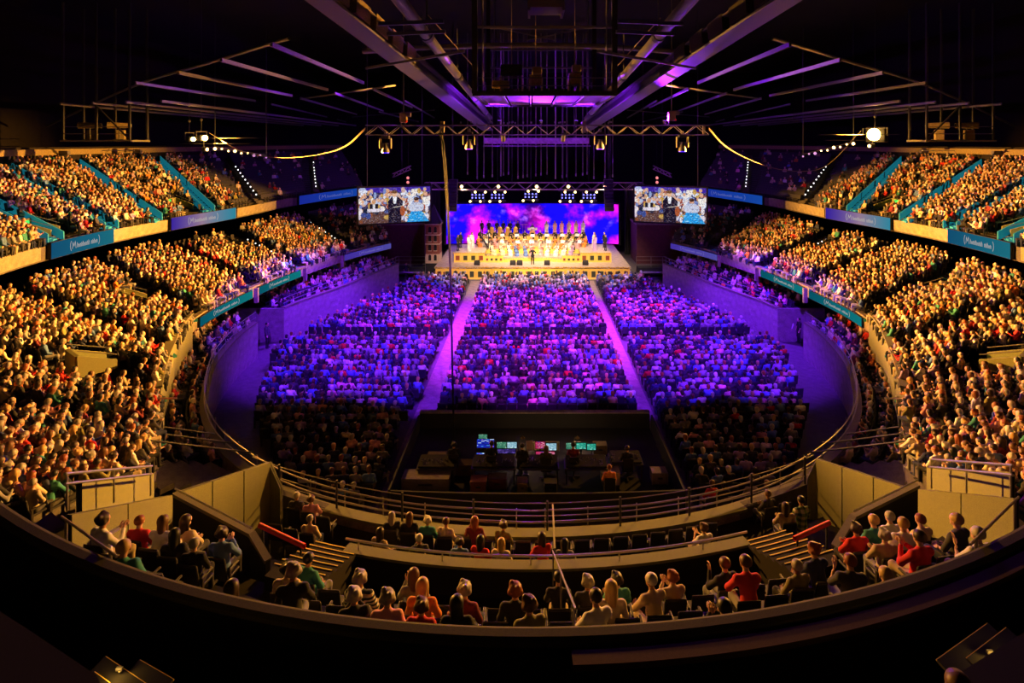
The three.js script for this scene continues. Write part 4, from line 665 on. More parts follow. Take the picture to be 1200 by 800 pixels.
// black masking drapes at both sides and over the stage
for (const [x0, x1, d, h, lab] of [[-13.2, -11.6, 72.6, 9, 'next to the brick tower'], [12.0, 14.6, 72.6, 9, 'away from the brick tower']]) {
  const o = thing('masking_drape', `black masking drape at the side of the screen wall ${lab}`, 'curtain'); const n = 9; for (let k = 0; k < n; k++) part('fold', new THREE.CylinderGeometry((x1 - x0) / n * 0.6, (x1 - x0) / n * 0.6, h, 8).translate(lerp(x0, x1, (k + 0.5) / n), h / 2, -d), M.black, o);
}
for (const s of [-1, 1]) { const p = at(s < 0 ? 483 : 765, 306, 0), o = thing('side_room', s < 0 ? 'dark maroon block with pale clutter on its roof beside the brick tower' : 'dark maroon block with pale clutter on its roof away from the brick tower', 'block', [s * 15.2, 0, 69]);
  part('body', box(5.4, 4.6, 4, 0, 2.3, 0), M.maroon = M.maroon || mat(lin(0.16, 0.035, 0.05), 0.8, { map: grain05 }), o); part('roof_slab', box(5.6, 0.2, 4.2, 0, 4.7, 0), M.wallpaint, o); const q = []; for (let i = 0; i < 26; i++) q.push(rbox(rr(0.15, 0.35), rr(0.2, 0.5), 0.3, rr(-2.5, 2.5), 4.95, rr(0.5, 1.9), 0.05)); part('clutter', q, M.wallpaint, o);
  const f = thing('ramp_fence', s < 0 ? 'pale ramp with wire fence beside the stage steps next to the brick tower' : 'pale ramp with wire fence beside the stage steps away from the brick tower', 'ramp', [s * 13.0, 0, 60]); part('ramp', box(3.2, 0.16, 3.4, 0, 0.55, 0, 0, -0.28), M.wallpaint, f); part('skirt', box(3.0, 0.9, 1.0, 0, 0.45, -1.3), M.black, f); for (const y of [1.2, 1.6, 2.0]) part('wire', bar(new THREE.Vector3(-1.6, y, -1.4), new THREE.Vector3(1.6, y, -1.4), 0.025), M.rail, f); for (const x of [-1.6, 0, 1.6]) part('post', cyl(0.03, 0.03, 2, x, 1.0, -1.4, 6), M.rail, f); }
// front truss over the stage with its lamps, light pods, line arrays and hanging lines
{ const o = thing('stage_truss', 'pink lit box truss above the stage screen carrying warm lamps', 'truss'); truss(o, ad(498, 218, 62), ad(753, 218, 62), 0.75, M.wallpaint, 26);
  for (const px of [530, 600, 660, 715]) { const p = ad(px, 218, 62); part('hanger', cyl(0.04, 0.04, 27 - p[1], p[0], (27 + p[1]) / 2, -p[2], 6), M.darksteel, o); }
  [503, 541, 584, 629, 666, 709, 749].forEach((px, i) => { const p = ad(px, 218.5, 61.4), h = thing('truss_lamp', `warm glowing lamp on the stage truss, ${['first', 'second', 'third', 'fourth', 'fifth', 'sixth', 'seventh'][i]} counting from the brick tower`, 'stage light', p);
    part('can', new THREE.CylinderGeometry(0.2, 0.26, 0.5, 10).rotateX(1.0).translate(0, 0.1, -0.2), M.black, h); part('lens', ball(0.17, 0, 0, 0.05, 10, 8), G.lampwarm, h); part('bracket', box(0.06, 0.5, 0.06, 0, 0.35, -0.25), M.darksteel, h);
    spot(WARM, 180, [p[0], p[1] - 0.05, p[2] - 0.35], [lerp(p[0], SX, i === 0 ? 0.8 : 0.3), 1.2, 63.5 + (i % 2) * 3], i === 0 ? 20 : 44, 0.7, 6); });
  [560, 583, 622, 665, 690].forEach((px, i) => { const p = ad(px, i === 2 ? 229 : 230, 64), h = thing('light_pod', `hanging pod of amber and blue lamps over the stage, ${['first', 'second', 'third', 'fourth', 'fifth'][i]} counting from the brick tower`, 'stage light', p);
    part('frame', [box(2.0, 0.1, 0.3, 0, 0.6, 0), box(1.6, 0.1, 0.3, 0, 0.1, 0), box(1.9, 0.1, 0.3, 0, -0.5, 0), box(0.1, 1.4, 0.2, -0.7, 0, 0), box(0.1, 1.4, 0.2, 0.7, 0, 0)], M.darksteel, h); part('cable', cyl(0.03, 0.03, 27 - p[1] - 0.6, 0, (27 - p[1]) / 2 + 0.3, 0, 5), M.darksteel, h);
    for (let k = 0; k < 4; k++) part('amber_lamp', ball(0.13, -0.85 + k * 0.57, k % 2 ? 0.5 : -0.55, 0.2, 8, 6), G.lampwarm, h); for (let k = 0; k < 8; k++) part('blue_lamp', ball(0.08, -0.6 + (k % 4) * 0.4, k < 4 ? 0.2 : -0.15, 0.2, 8, 6), G.lampblue, h); });
  for (const [px, lab] of [[531, 'nearest the brick tower'], [713, 'away from the brick tower']]) { const a = thing('line_array', `curved black line array speaker hanging ${lab}`, 'speaker', ad(px, 222, 60)); for (let k = 0; k < 9; k++) part('cabinet', rbox(0.95, 0.34, 0.6, 0, 0.9 - k * 0.36, k * k * 0.012, 0.04, 0, -k * 0.05), M.black, a); part('chain', cyl(0.03, 0.03, 16.6, 0, 9.3, 0, 5), M.darksteel, a); }
  const cl = [548, 559, 567, 577, 587, 590, 596, 607, 613, 618, 628, 634, 641, 651, 659, 664, 675, 683, 688, 696, 709, 718];
  cl.forEach((px, i) => { const a = ad(px, 172 + (i * 7) % 5, 66), b = ad(px, 203 + (i * 5) % 6, 66); solo('rigging_line', merge([cyl(i === 13 || i === 4 ? 0.09 : 0.035, i === 13 || i === 4 ? 0.09 : 0.035, 27 - b[1], a[0], (27 + b[1]) / 2, -66, 5), box(0.16, 0.3, 0.16, a[0], b[1], -66)]), M.wallpaint, i === 13 || i === 4 ? 'thick pale rigging pipe hanging over the stage screen' : 'thin pale rigging line hanging over the stage screen', 'rigging', i === 13 || i === 4 ? 'thick rigging pipes over the stage' : 'thin rigging lines over the stage'); });
}
// ---------------------------------------------------------------- mixing position on the floor
{ const P = thing('mixing_platform', 'low black platform with dark side panels for the mixing position', 'platform'); part('deck', box(11.4, 0.25, 6.0, 0.2, 0.125, -25.2), M.black, P);
  part('rear_barrier', sweep(arc(21.7, 0.006, -5.4, 5.9, 0, 16), rect(-0.04, 0.04, 0, 1.05)), M.black, P); for (const q of [-5.5, 5.95]) part('side_barrier', box(0.08, 1.0, 6, q, 0.5, -25), M.black, P); part('front_barrier', box(11.4, 1.0, 0.08, 0.2, 0.5, -28.25), M.black, P); part('front_ledge', box(11.4, 0.05, 0.3, 0.2, 1.02, -28.3), M.wallpaint, P);
  const desk = (px0, px1, py, lab) => { const a = at(px0, py, 0.95), b = at(px1, py, 0.95), w = Math.abs(b[0] - a[0]), o = thing('mixing_console', lab, 'console', [(a[0] + b[0]) / 2, 0.25, a[2]]); part('table', box(w, 0.06, 0.9, 0, 0.62, 0), M.darksteel, o); for (const [x, z] of [[-1, -1], [1, -1], [-1, 1], [1, 1]]) part('leg', box(0.06, 0.6, 0.06, x * (w / 2 - 0.08), 0.3, z * 0.38), M.darksteel, o); part('panel', box(w * 0.92, 0.1, 0.7, 0, 0.72, 0, 0, 0.18), M.black, o); const f = []; for (let i = 0; i < 30; i++) f.push(box(0.03, 0.03, 0.06, rr(-w * 0.42, w * 0.42), 0.79, rr(-0.3, 0.3))); part('faders', f, M.rail, o); };
  desk(553, 605, 541, 'broad black console under the blue lit monitor'); desk(608, 655, 541, 'broad black console under the twin monitors in the middle'); desk(661, 712, 541, 'broad black console under the three green monitors'); desk(714, 752, 536, 'small black side console past the green monitors'); desk(490, 535, 541, 'cluttered black console beside the tower side aisle');
  const scr = (hue) => canvasTex(128, 80, (c, w, h) => { c.fillStyle = hue[0]; c.fillRect(0, 0, w, h); let q = hue[0].length * 37 + hue[1].charCodeAt(2); const r = () => (q = (q * 16807) % 2147483647) / 2147483647; for (let i = 0; i < 34; i++) { c.fillStyle = hue[1 + Math.floor(r() * (hue.length - 1))]; c.fillRect(Math.floor(r() * 16) * 8, Math.floor(r() * 10) * 8, 8 + Math.floor(r() * 3) * 8, 6); } });
  const SC = { blue: ['#1c2ab0', '#4aa0f0', '#d0e8ff', '#101860', '#b060e0'], green: ['#4a8a70', '#c8f0d0', '#287858', '#102820'], teal: ['#30a890', '#a0f0d8', '#187060'], pale: ['#9ac8d8', '#e0f4f8', '#5a90a8'], redb: ['#b02858', '#e0587a', '#3048c0', '#f0c0d0'], dim: ['#3a2a70', '#8060d0', '#101030'] };
  const SM = Object.fromEntries(Object.entries(SC).map(([k, v]) => [k, screenMat(scr(v), 0.85)]));
  const mons = [[569, 519, 20, 10, 'blue', 'wide blue lit monitor at the tower side of the mixing desk'], [566, 511, 10, 5, 'green', 'small pale green monitor above the wide blue monitor'], [588, 521, 11, 7, 'green', 'green monitor next to the wide blue monitor'], [600, 521, 11, 7, 'pale', 'pale monitor between the green monitor and the paper sheets'], [593, 528, 22, 5, 'dim', 'dim violet touch panel below the green and pale pair'], [633, 521, 11, 8, 'redb', 'crimson and blue monitor on the tan board'], [646, 523, 12, 8, 'pale', 'pale blue monitor on the tan board'], [639, 531, 22, 5, 'redb', 'crimson touch panel under the tan board'], [669, 522, 11, 7, 'green', 'first of three green monitors, next to the tan board'], [681, 522, 11, 7, 'teal', 'middle one of three green monitors'], [693, 523, 10, 7, 'teal', 'last of three green monitors, by the khaki bag'], [688, 537, 8, 5, 'blue', 'tiny blue screen in front of the three green monitors'], [563, 538, 9, 16, 'blue', 'tilted upright blue panel of lights beside the operator']];
  for (const [px, py, w, h, k, lab] of mons) { const D = 25.6, p = ad(px, py, D), W2 = w * D / FOCAL, H2 = h * D / FOCAL, o = thing('monitor', lab, 'monitor', p, 0); part('screen', quadScreen(W2, H2).translate(0, 0, 0.03), SM[k], o); part('bezel', box(W2 + 0.05, H2 + 0.05, 0.04), M.black, o); part('stand', [box(0.06, p[1] - 0.25 - H2 / 2, 0.05, 0, -(p[1] - 0.25 + H2 / 2) / 2, -0.03), box(0.3, 0.02, 0.2, 0, -(p[1] - 0.26), -0.03)], M.black, o); }
  for (const [px, py, D, w, l, m, lab] of [[500, 556, 23.4, 1.9, 0.7, 'wallpaint', 'long pale flight case by the tower side aisle'], [561, 561, 23.2, 0.65, 0.5, 'brick', 'open reddish flight case behind the blue monitor'], [583, 558, 23.4, 0.75, 0.45, 'maroon', 'maroon flight case behind the operators'], [612, 563, 23.2, 0.42, 0.5, 'khaki', 'khaki canvas box behind the operators'], [715, 550, 23.8, 0.75, 0.6, 'paper', 'open cardboard box with papers beside the orange bottle'], [772, 551, 23.8, 0.65, 0.5, 'wallpaint', 'pale flight case by the aisle away from the tower'], [512, 533, 24.9, 0.8, 0.5, 'khaki', 'khaki crate on the cluttered console'], [703, 520, 26, 0.6, 0.4, 'khaki', 'khaki bag beside the last green monitor'], [640, 518, 26.2, 1.2, 0.1, 'khaki', 'tan board standing behind the monitors'], [545, 542, 24.4, 0.8, 0.5, 'carpet3', 'brown bag beside the upright blue panel'], [645, 562, 23, 0.5, 0.6, 'black', 'black padded chair cover behind the operators']]) {
    const p = ad(px, py, D), h = Math.max(0.3, p[1] - 0.25), o = thing('equipment_case', lab, 'case', [p[0], 0.25, D]); part('body', rbox(w, h, l, 0, h / 2, 0, 0.03), M[m], o); part('lid', rbox(w * 1.03, 0.06, l * 1.03, 0, h, 0, 0.02), M[m], o); part('corner_edge', [box(0.03, h, 0.03, -w / 2, h / 2, l / 2), box(0.03, h, 0.03, w / 2, h / 2, l / 2)], M.rail, o); part('handle', box(w * 0.3, 0.05, 0.04, 0, h * 0.6, l / 2 + 0.02), M.darksteel, o); }
  for (const [px, lab] of [[609, 'beside the checked paper sheet'], [673, 'above the first green monitor']]) { const p = ad(px, 511, 25.9), o = thing('desk_lamp', `small gooseneck desk lamp ${lab}`, 'lamp', [p[0], 0.25, 25.9]); const h = p[1] - 0.25; part('neck', new THREE.TubeGeometry(new THREE.CatmullRomCurve3([[0, 0], [0, h * 0.7], [0.03, h], [0.12, h - 0.02]].map(([x, y]) => new THREE.Vector3(x, y, 0))), 12, 0.014, 6), M.darksteel, o); part('shade', new THREE.ConeGeometry(0.11, 0.12, 12, 1, true).translate(0.14, h - 0.02, 0), M.khaki, o); part('bulb', ball(0.035, 0.14, h - 0.07, 0, 8, 6), glow(1, 0.6, 0.25, 3), o); part('base', cyl(0.07, 0.08, 0.02, 0, 0.01, 0), M.darksteel, o); const l = new THREE.PointLight(new THREE.Color(1, 0.6, 0.3), 3); l.name = 'desk_lamp_light'; l.position.set(p[0] + 0.14, p[1] - 0.09, -25.9); l.castShadow = true; scene.add(l); }
  for (const [px, py, lab] of [[621, 522, 'checked paper sheet pinned beside the monitors'], [600, 562, 'white paper sheet lying behind the operators'], [570, 562, 'paper sheet on the open reddish case']]) { const p = ad(px, py, 25), o = solo('paper_sheet', box(0.3, 0.4, 0.01, 0, 0, 0, 0.2, -0.5), M.paper, lab, 'paper'); o.position.copy(V(p)); }
  for (const [px, m, lab] of [[709, mat(lin(0.9, 0.16, 0.03), 0.4), 'orange bottle beside the cardboard box'], [714, mat(lin(0.1, 0.3, 0.75), 0.4), 'blue bottle beside the cardboard box']]) { const p = ad(px, 538, 24.6), o = thing('bottle', lab, 'bottle', [p[0], p[1] - 0.15, 24.6]); part('body', cyl(0.05, 0.055, 0.24, 0, 0.12, 0), m, o); part('cap', cyl(0.022, 0.04, 0.09, 0, 0.28, 0), M.white, o); }
}

// ---------------------------------------------------------------- people
// surface nets over a distance field: bones are [a, b, ra, rb], joined with a smooth minimum
function fieldOf(bones, k, extra) {
  const B = bones.map(([a, b, ra, rb]) => [a, [b[0] - a[0], b[1] - a[1], b[2] - a[2]], ra, rb ?? ra]).map(([a, v, ra, rb]) => [a, v, ra, rb, v[0] * v[0] + v[1] * v[1] + v[2] * v[2] || 1e-9]);
  return (x, y, z) => {
    let r = 9;
    for (const [a, v, ra, rb, l] of B) {
      const px = x - a[0], py = y - a[1], pz = z - a[2], t = Math.max(0, Math.min(1, (px * v[0] + py * v[1] + pz * v[2]) / l));
      const d = Math.hypot(px - v[0] * t, py - v[1] * t, pz - v[2] * t) - (ra + (rb - ra) * t), h = Math.max(k - Math.abs(r - d), 0) / k;
      r = Math.min(r, d) - h * h * k * 0.25;
    }
    return extra ? extra(r, x, y, z) : r;
  };
}
function net(bones, cell, k = 0.04, extra) {
  const lo = [9, 9, 9], hi = [-9, -9, -9];
  for (const [a, b, ra, rb] of bones) for (const [p, r] of [[a, ra], [b, rb ?? ra]]) for (let i = 0; i < 3; i++) { lo[i] = Math.min(lo[i], p[i] - r - 2 * cell); hi[i] = Math.max(hi[i], p[i] + r + 2 * cell); }
  const n = lo.map((v, i) => Math.ceil((hi[i] - v) / cell) + 1), f = fieldOf(bones, k, extra), F = new Float32Array(n[0] * n[1] * n[2]), id = (i, j, l) => (l * n[1] + j) * n[0] + i;
  for (let l = 0; l < n[2]; l++) for (let j = 0; j < n[1]; j++) for (let i = 0; i < n[0]; i++) F[id(i, j, l)] = f(lo[0] + i * cell, lo[1] + j * cell, lo[2] + l * cell);
  const vi = new Map(), P = [], N = [], idx = [];
  const E = [[0, 1], [0, 2], [0, 4], [1, 3], [1, 5], [2, 3], [2, 6], [3, 7], [4, 5], [4, 6], [5, 7], [6, 7]];
  for (let l = 0; l + 1 < n[2]; l++) for (let j = 0; j + 1 < n[1]; j++) for (let i = 0; i + 1 < n[0]; i++) {
    const c = []; let m = 0; for (let q = 0; q < 8; q++) { const v = F[id(i + (q & 1), j + (q >> 1 & 1), l + (q >> 2))]; c.push(v); if (v < 0) m++; }
    if (m === 0 || m === 8) continue;
    let x = 0, y = 0, z = 0, s = 0;
    for (const [a, b] of E) if (c[a] < 0 !== c[b] < 0) { const t = c[a] / (c[a] - c[b]); x += lerp(a & 1, b & 1, t); y += lerp(a >> 1 & 1, b >> 1 & 1, t); z += lerp(a >> 2, b >> 2, t); s++; }
    const p = [lo[0] + (i + x / s) * cell, lo[1] + (j + y / s) * cell, lo[2] + (l + z / s) * cell], e = cell * 0.4;
    vi.set(id(i, j, l), P.length / 3); P.push(...p);
    const g = [f(p[0] + e, p[1], p[2]) - f(p[0] - e, p[1], p[2]), f(p[0], p[1] + e, p[2]) - f(p[0], p[1] - e, p[2]), f(p[0], p[1], p[2] + e) - f(p[0], p[1], p[2] - e)], q = Math.hypot(...g) || 1; N.push(g[0] / q, g[1] / q, g[2] / q);
  }
  const step = [1, n[0], n[0] * n[1]];
  for (let l = 1; l + 1 < n[2]; l++) for (let j = 1; j + 1 < n[1]; j++) for (let i = 1; i + 1 < n[0]; i++) {
    const o = id(i, j, l);
    for (let ax = 0; ax < 3; ax++) {
      const a = F[o] < 0, b = F[o + step[ax]] < 0; if (a === b) continue;
      const u = step[(ax + 1) % 3], v = step[(ax + 2) % 3], q = [vi.get(o - u - v), vi.get(o - v), vi.get(o), vi.get(o - u)];
      if (q.some((t) => t === undefined)) continue;
      if (a) idx.push(q[0], q[1], q[2], q[0], q[2], q[3]); else idx.push(q[0], q[2], q[1], q[0], q[3], q[2]);
    }
  }
  const g = new THREE.BufferGeometry(); g.setAttribute('position', new THREE.Float32BufferAttribute(P, 3)); g.setAttribute('normal', new THREE.Float32BufferAttribute(N, 3)); g.setAttribute('uv', new THREE.Float32BufferAttribute(P.flatMap((_, i) => i % 3 === 0 ? [P[i] * 3, P[i + 1] * 3] : []), 2)); g.setIndex(idx); return g;
}
const mx = ([x, y, z]) => [-x, y, z];
const sub = (a, b) => a.map((v, i) => v - b[i]), addv = (a, b, k = 1) => a.map((v, i) => v + b[i] * k), unit = (a) => { const l = Math.hypot(...a) || 1; return a.map((v) => v / l); }, cross = (a, b) => [a[1] * b[2] - a[2] * b[1], a[2] * b[0] - a[0] * b[2], a[0] * b[1] - a[1] * b[0]];
// poses: local axes, looking along +z, feet on y = 0
const POSES = {
  lap: { L: [[0.25, 0.76, 0.05], [0.10, 0.64, 0.26]], R: [[-0.25, 0.76, 0.05], [-0.12, 0.63, 0.24]], yaw: 0.1 },
  crossed: { L: [[0.27, 0.78, 0.08], [-0.06, 0.80, 0.17]], R: [[-0.27, 0.78, 0.08], [0.06, 0.86, 0.19]], yaw: -0.25 },
  clap: { L: [[0.26, 0.78, 0.12], [0.05, 0.92, 0.32]], R: [[-0.26, 0.78, 0.12], [-0.04, 0.92, 0.33]], yaw: 0 },
  phone: { L: [[0.25, 0.79, 0.14], [0.13, 0.97, 0.29]], R: [[-0.25, 0.76, 0.05], [-0.12, 0.64, 0.24]], yaw: 0.05, lean: 0.02 },
  forward: { L: [[0.24, 0.72, 0.20], [0.12, 0.60, 0.40]], R: [[-0.24, 0.72, 0.20], [-0.10, 0.60, 0.40]], yaw: 0.3, lean: 0.16 },
  stand: { stand: 0.42, L: [[0.25, 0.78, 0.0], [0.24, 0.54, 0.08]], R: [[-0.25, 0.78, 0.0], [-0.24, 0.54, 0.08]], yaw: 0 },
  conduct: { stand: 0.42, L: [[0.30, 0.86, 0.12], [0.36, 1.02, 0.30]], R: [[-0.30, 0.86, 0.12], [-0.34, 1.06, 0.30]], yaw: 0 },
  play: { L: [[0.28, 0.84, 0.14], [0.22, 1.04, 0.34]], R: [[-0.30, 0.82, 0.16], [-0.10, 0.94, 0.34]], yaw: 0.3 },
};
function skeleton(P) {
  const up = P.stand || 0, ln = P.lean || 0, hip = [0.09, 0.54 + up, 0];
  const S = { hip, knee: up ? [0.11, 0.50, 0.02] : [0.12, 0.50, 0.42], ankle: up ? [0.11, 0.08, -0.01] : [0.12, 0.08, 0.43], toe: up ? [0.13, 0.04, 0.15] : [0.14, 0.04, 0.60], pel: [0, 0.54 + up, 0], bel: [0, 0.72 + up, -0.02 + ln * 0.3], che: [0, 0.94 + up, -0.05 + ln], sh: [0.175, 1.03 + up, -0.05 + ln], neck: [0, 1.10 + up, -0.04 + ln], neck2: [0, 1.19 + up, -0.01 + ln * 1.15] };
  S.L = P.L.map(([x, y, z]) => [x, y + up, z + ln * 0.8]); S.R = P.R.map(([x, y, z]) => [x, y + up, z + ln * 0.8]);
  return S;
}
function headBones(S, yaw) {
  const o = S.neck2, c = Math.cos(yaw), s = Math.sin(yaw), at3 = ([x, y, z]) => [o[0] + x * c + z * s, o[1] + y, o[2] - x * s + z * c];
  return { at3, bones: [[at3([0, 0.105, -0.015]), at3([0, 0.10, 0.02]), 0.092, 0.088], [at3([0, 0.04, 0.04]), at3([0, 0.0, 0.062]), 0.062, 0.042], [at3([0, 0.075, 0.105]), at3([0, 0.045, 0.118]), 0.011, 0.016], [at3([0.09, 0.07, 0.0]), at3([0.095, 0.04, 0.0]), 0.016, 0.012], [at3([-0.09, 0.07, 0.0]), at3([-0.095, 0.04, 0.0]), 0.016, 0.012], [at3([0, 0.0, 0.09]), at3([0, -0.02, 0.085]), 0.016, 0.018], [at3([-0.03, 0.095, 0.095]), at3([0.03, 0.095, 0.095]), 0.014, 0.014], [S.neck, o, 0.055, 0.052]] };
}
function handGeo(wrist, elbow, side) {
  const f = unit(sub(wrist, elbow)), u = unit(cross(f, [side * 0.4, 0.2, 1])), nrm = cross(u, f), B = [];
  const pt = (a, b, c) => wrist.map((v, i) => v + f[i] * a + u[i] * b * side + nrm[i] * c);
  B.push([pt(-0.02, 0, 0), pt(0.03, 0, 0), 0.027, 0.03]);
  [[-0.033, 0.062, 0.9], [-0.011, 0.075, 1], [0.011, 0.07, 0.95], [0.033, 0.055, 0.8]].forEach(([b, len, r]) => { B.push([pt(0.02, b * 0.7, 0), pt(0.085, b, 0), 0.015, 0.012 * r]); B.push([pt(0.085, b, 0), pt(0.085 + len * 0.55, b * 1.15, 0.014), 0.011 * r, 0.0105 * r]); B.push([pt(0.085 + len * 0.55, b * 1.15, 0.014), pt(0.085 + len * 0.85, b * 1.15, 0.044), 0.0105 * r, 0.0095 * r]); });
  B.push([pt(0.015, 0.03, 0.005), pt(0.05, 0.062, 0.018), 0.015, 0.0125]); B.push([pt(0.05, 0.062, 0.018), pt(0.085, 0.066, 0.03), 0.012, 0.01]);
  return net(B, 0.0115, 0.008);
}
const figureCache = new Map();
function figure(pose, level) {
  const key = pose + level; if (figureCache.has(key)) return figureCache.get(key);
  const P = POSES[pose], S = skeleton(P), H = headBones(S, P.yaw), c = { near: 1, mid: 1.35, far: 2.2 }[level];
  const torso = (e) => [[S.pel, S.bel, 0.135 + e, 0.128 + e], [S.bel, S.che, 0.128 + e, 0.14 + e], [S.sh, mx(S.sh), 0.062 + e, 0.062 + e], [[S.hip[0] * 0.9, S.hip[1], S.hip[2]], mx([S.hip[0] * 0.9, S.hip[1], S.hip[2]]), 0.11 + e, 0.11 + e]];
  const arms = (e, cut = 1) => [['L', S.sh], ['R', mx(S.sh)]].flatMap(([k, sh]) => { const [el, wr] = S[k]; return [[sh, el, 0.055 + e, 0.044 + e], [el, mixp(el, wr, cut), 0.042 + e, lerp(0.042, 0.03, cut) + e]]; });
  const legs = (e) => [1, -1].flatMap((s) => { const q = (p) => [p[0] * s, p[1], p[2]]; return [[q(S.hip), q(S.knee), 0.082 + e, 0.06 + e], [q(S.knee), q(S.ankle), 0.056 + e, 0.04 + e]]; });
  const feet = (e) => [1, -1].map((s) => [[S.ankle[0] * s, 0.05, S.ankle[2]], [S.toe[0] * s, 0.045, S.toe[2]], 0.045 + e, 0.035 + e]);
  const out = {};
  const skin = [net([...torso(-0.02), ...arms(-0.002), ...legs(-0.012), ...feet(-0.008), [S.che, S.neck2, 0.07, 0.05]], 0.045 * (c > 1.5 ? 1.3 : 1), 0.05), net(H.bones, 0.016 * c, 0.025)];
  if (level !== 'far') for (const [k, s] of [['L', 1], ['R', -1]]) skin.push(handGeo(S[k][1], S[k][0], s)); else for (const k of ['L', 'R']) skin.push(ball(0.045, ...addv(S[k][1], unit(sub(S[k][1], S[k][0])), 0.05), 6, 5));
  out.skin = merge(skin);
  out.top = net([...torso(0.008), ...arms(0.012, 0.94), [S.che, S.neck, 0.09, 0.07]], 0.026 * c, 0.05);
  out.short = net([...torso(0.008), ...arms(0.014, 0.94).filter((_, i) => i % 2 === 0), [S.che, S.neck, 0.09, 0.068]], 0.026 * c, 0.05);
  out.trousers = net([...legs(0.012), ...feet(0.004), [[S.hip[0], S.hip[1], S.hip[2]], mx(S.hip), 0.115, 0.115]], 0.03 * c, 0.05);
  out.gown = net([...torso(0.01), ...arms(0.01, 0.5), ...legs(0.03), [addv(S.pel, [0, -0.1, 0.1]), [0, 0.1, P.stand ? 0.05 : 0.34], 0.2, 0.26]], 0.034 * c, 0.08);
  const cr = H.at3([0, 0.115, -0.022]), cut = (low, front) => (r, x, y, z) => Math.max(r, -(y - H.at3([0, low, 0])[1]) - 0.9 * 0, (z - H.at3([0, 0, front])[2]) - Math.max(0, (y - H.at3([0, 0.13, 0])[1])) * 2.2);
  out.cropped = net([[cr, H.at3([0, 0.11, 0.0]), 0.103, 0.1]], 0.018 * c, 0.02, cut(0.05, 0.055));
  out.long = net([[cr, H.at3([0, 0.11, 0.0]), 0.108, 0.104], [H.at3([0, 0.08, -0.06]), H.at3([0, -0.16, -0.075]), 0.085, 0.07], [H.at3([0.07, 0.06, -0.02]), H.at3([0.085, -0.12, -0.02]), 0.04, 0.03], [H.at3([-0.07, 0.06, -0.02]), H.at3([-0.085, -0.12, -0.02]), 0.04, 0.03]], 0.02 * c, 0.03, cut(-0.25, 0.05));
  out.curly = net([[cr, H.at3([0, 0.11, 0.0]), 0.112, 0.11], ...[0, 1, 2, 3, 4, 5, 6, 7].map((i) => { const a = i * 2.4, p = H.at3([Math.cos(a) * 0.085, 0.08 + (i % 4) * 0.035, -0.03 + Math.sin(a) * 0.07]); return [p, p, 0.05]; })], 0.02 * c, 0.02, cut(-0.03, 0.055));
  figureCache.set(key, out); return out;
}
const SKIN = [lin(0.62, 0.36, 0.24), lin(0.5, 0.27, 0.17), lin(0.68, 0.42, 0.3), lin(0.22, 0.1, 0.06)].map((c) => mat(c, 0.55));
const HAIRC = { 'dark brown': lin(0.035, 0.018, 0.01), black: lin(0.01, 0.009, 0.009), brown: lin(0.12, 0.055, 0.022), blonde: lin(0.5, 0.33, 0.12), grey: lin(0.34, 0.32, 0.3), white: lin(0.62, 0.6, 0.56), auburn: lin(0.26, 0.07, 0.02) };
const HAIR = Object.fromEntries(Object.entries(HAIRC).map(([k, c]) => [k, mat(c, 0.5)]));
const TOPC = { white: lin(0.78, 0.77, 0.74), cream: lin(0.68, 0.58, 0.42), beige: lin(0.5, 0.4, 0.26), grey: lin(0.24, 0.24, 0.25), charcoal: lin(0.05, 0.05, 0.055), black: lin(0.014, 0.014, 0.016), navy: lin(0.02, 0.03, 0.1), blue: lin(0.1, 0.2, 0.5), red: lin(0.62, 0.02, 0.02), maroon: lin(0.2, 0.02, 0.03), olive: lin(0.2, 0.19, 0.06), teal: lin(0.04, 0.26, 0.24), orange: lin(0.75, 0.25, 0.04), pink: lin(0.75, 0.35, 0.38), lilac: lin(0.42, 0.3, 0.55) };
const TOP = Object.fromEntries(Object.entries(TOPC).map(([k, c]) => [k, mat(c, 0.85)]));
const TROUSERS = ['charcoal', 'navy', 'black', 'beige', 'grey'].map((k) => TOP[k]);
const HK = ['dark brown', 'dark brown', 'black', 'brown', 'brown', 'blonde', 'grey', 'grey', 'white', 'auburn'], TK = ['white', 'white', 'cream', 'cream', 'beige', 'grey', 'charcoal', 'black', 'black', 'navy', 'blue', 'red', 'maroon', 'olive', 'teal', 'pink', 'black', 'charcoal'];
function person(pose, level, look, [x, y, d], turn) {
  const F = figure(pose, level), o = part(numbered('person'), F.skin, look.skin, scene);
  o.position.set(x, y, -d); o.rotation.y = turn; if (look.size) o.scale.setScalar(look.size);
  if (look.gown) part('gown', F.gown, look.top, o); else { part(look.short ? 'shirt' : 'jacket', look.short ? F.short : F.top, look.top, o); part('trousers', F.trousers, look.trousers, o); }
  if (look.hair) part('hair', F[look.style], look.hair, o);
  return o;
}
const randomLook = () => { const hk = pick(HK), tk = pick(TK), st = pick(['cropped', 'cropped', 'long', 'curly']); return { skin: pick(SKIN.concat(SKIN.slice(0, 3))), hair: HAIR[hk], hk, style: st, top: TOP[tk], tk, short: rnd() < 0.4, trousers: pick(TROUSERS), size: rr(0.95, 1.05) }; };
const STYLE = { cropped: 'short', long: 'long', curly: 'curly' };
const POSEN = { lap: 'hands down', crossed: 'arms folded', clap: 'clapping', phone: 'hand raised', forward: 'leaning' };

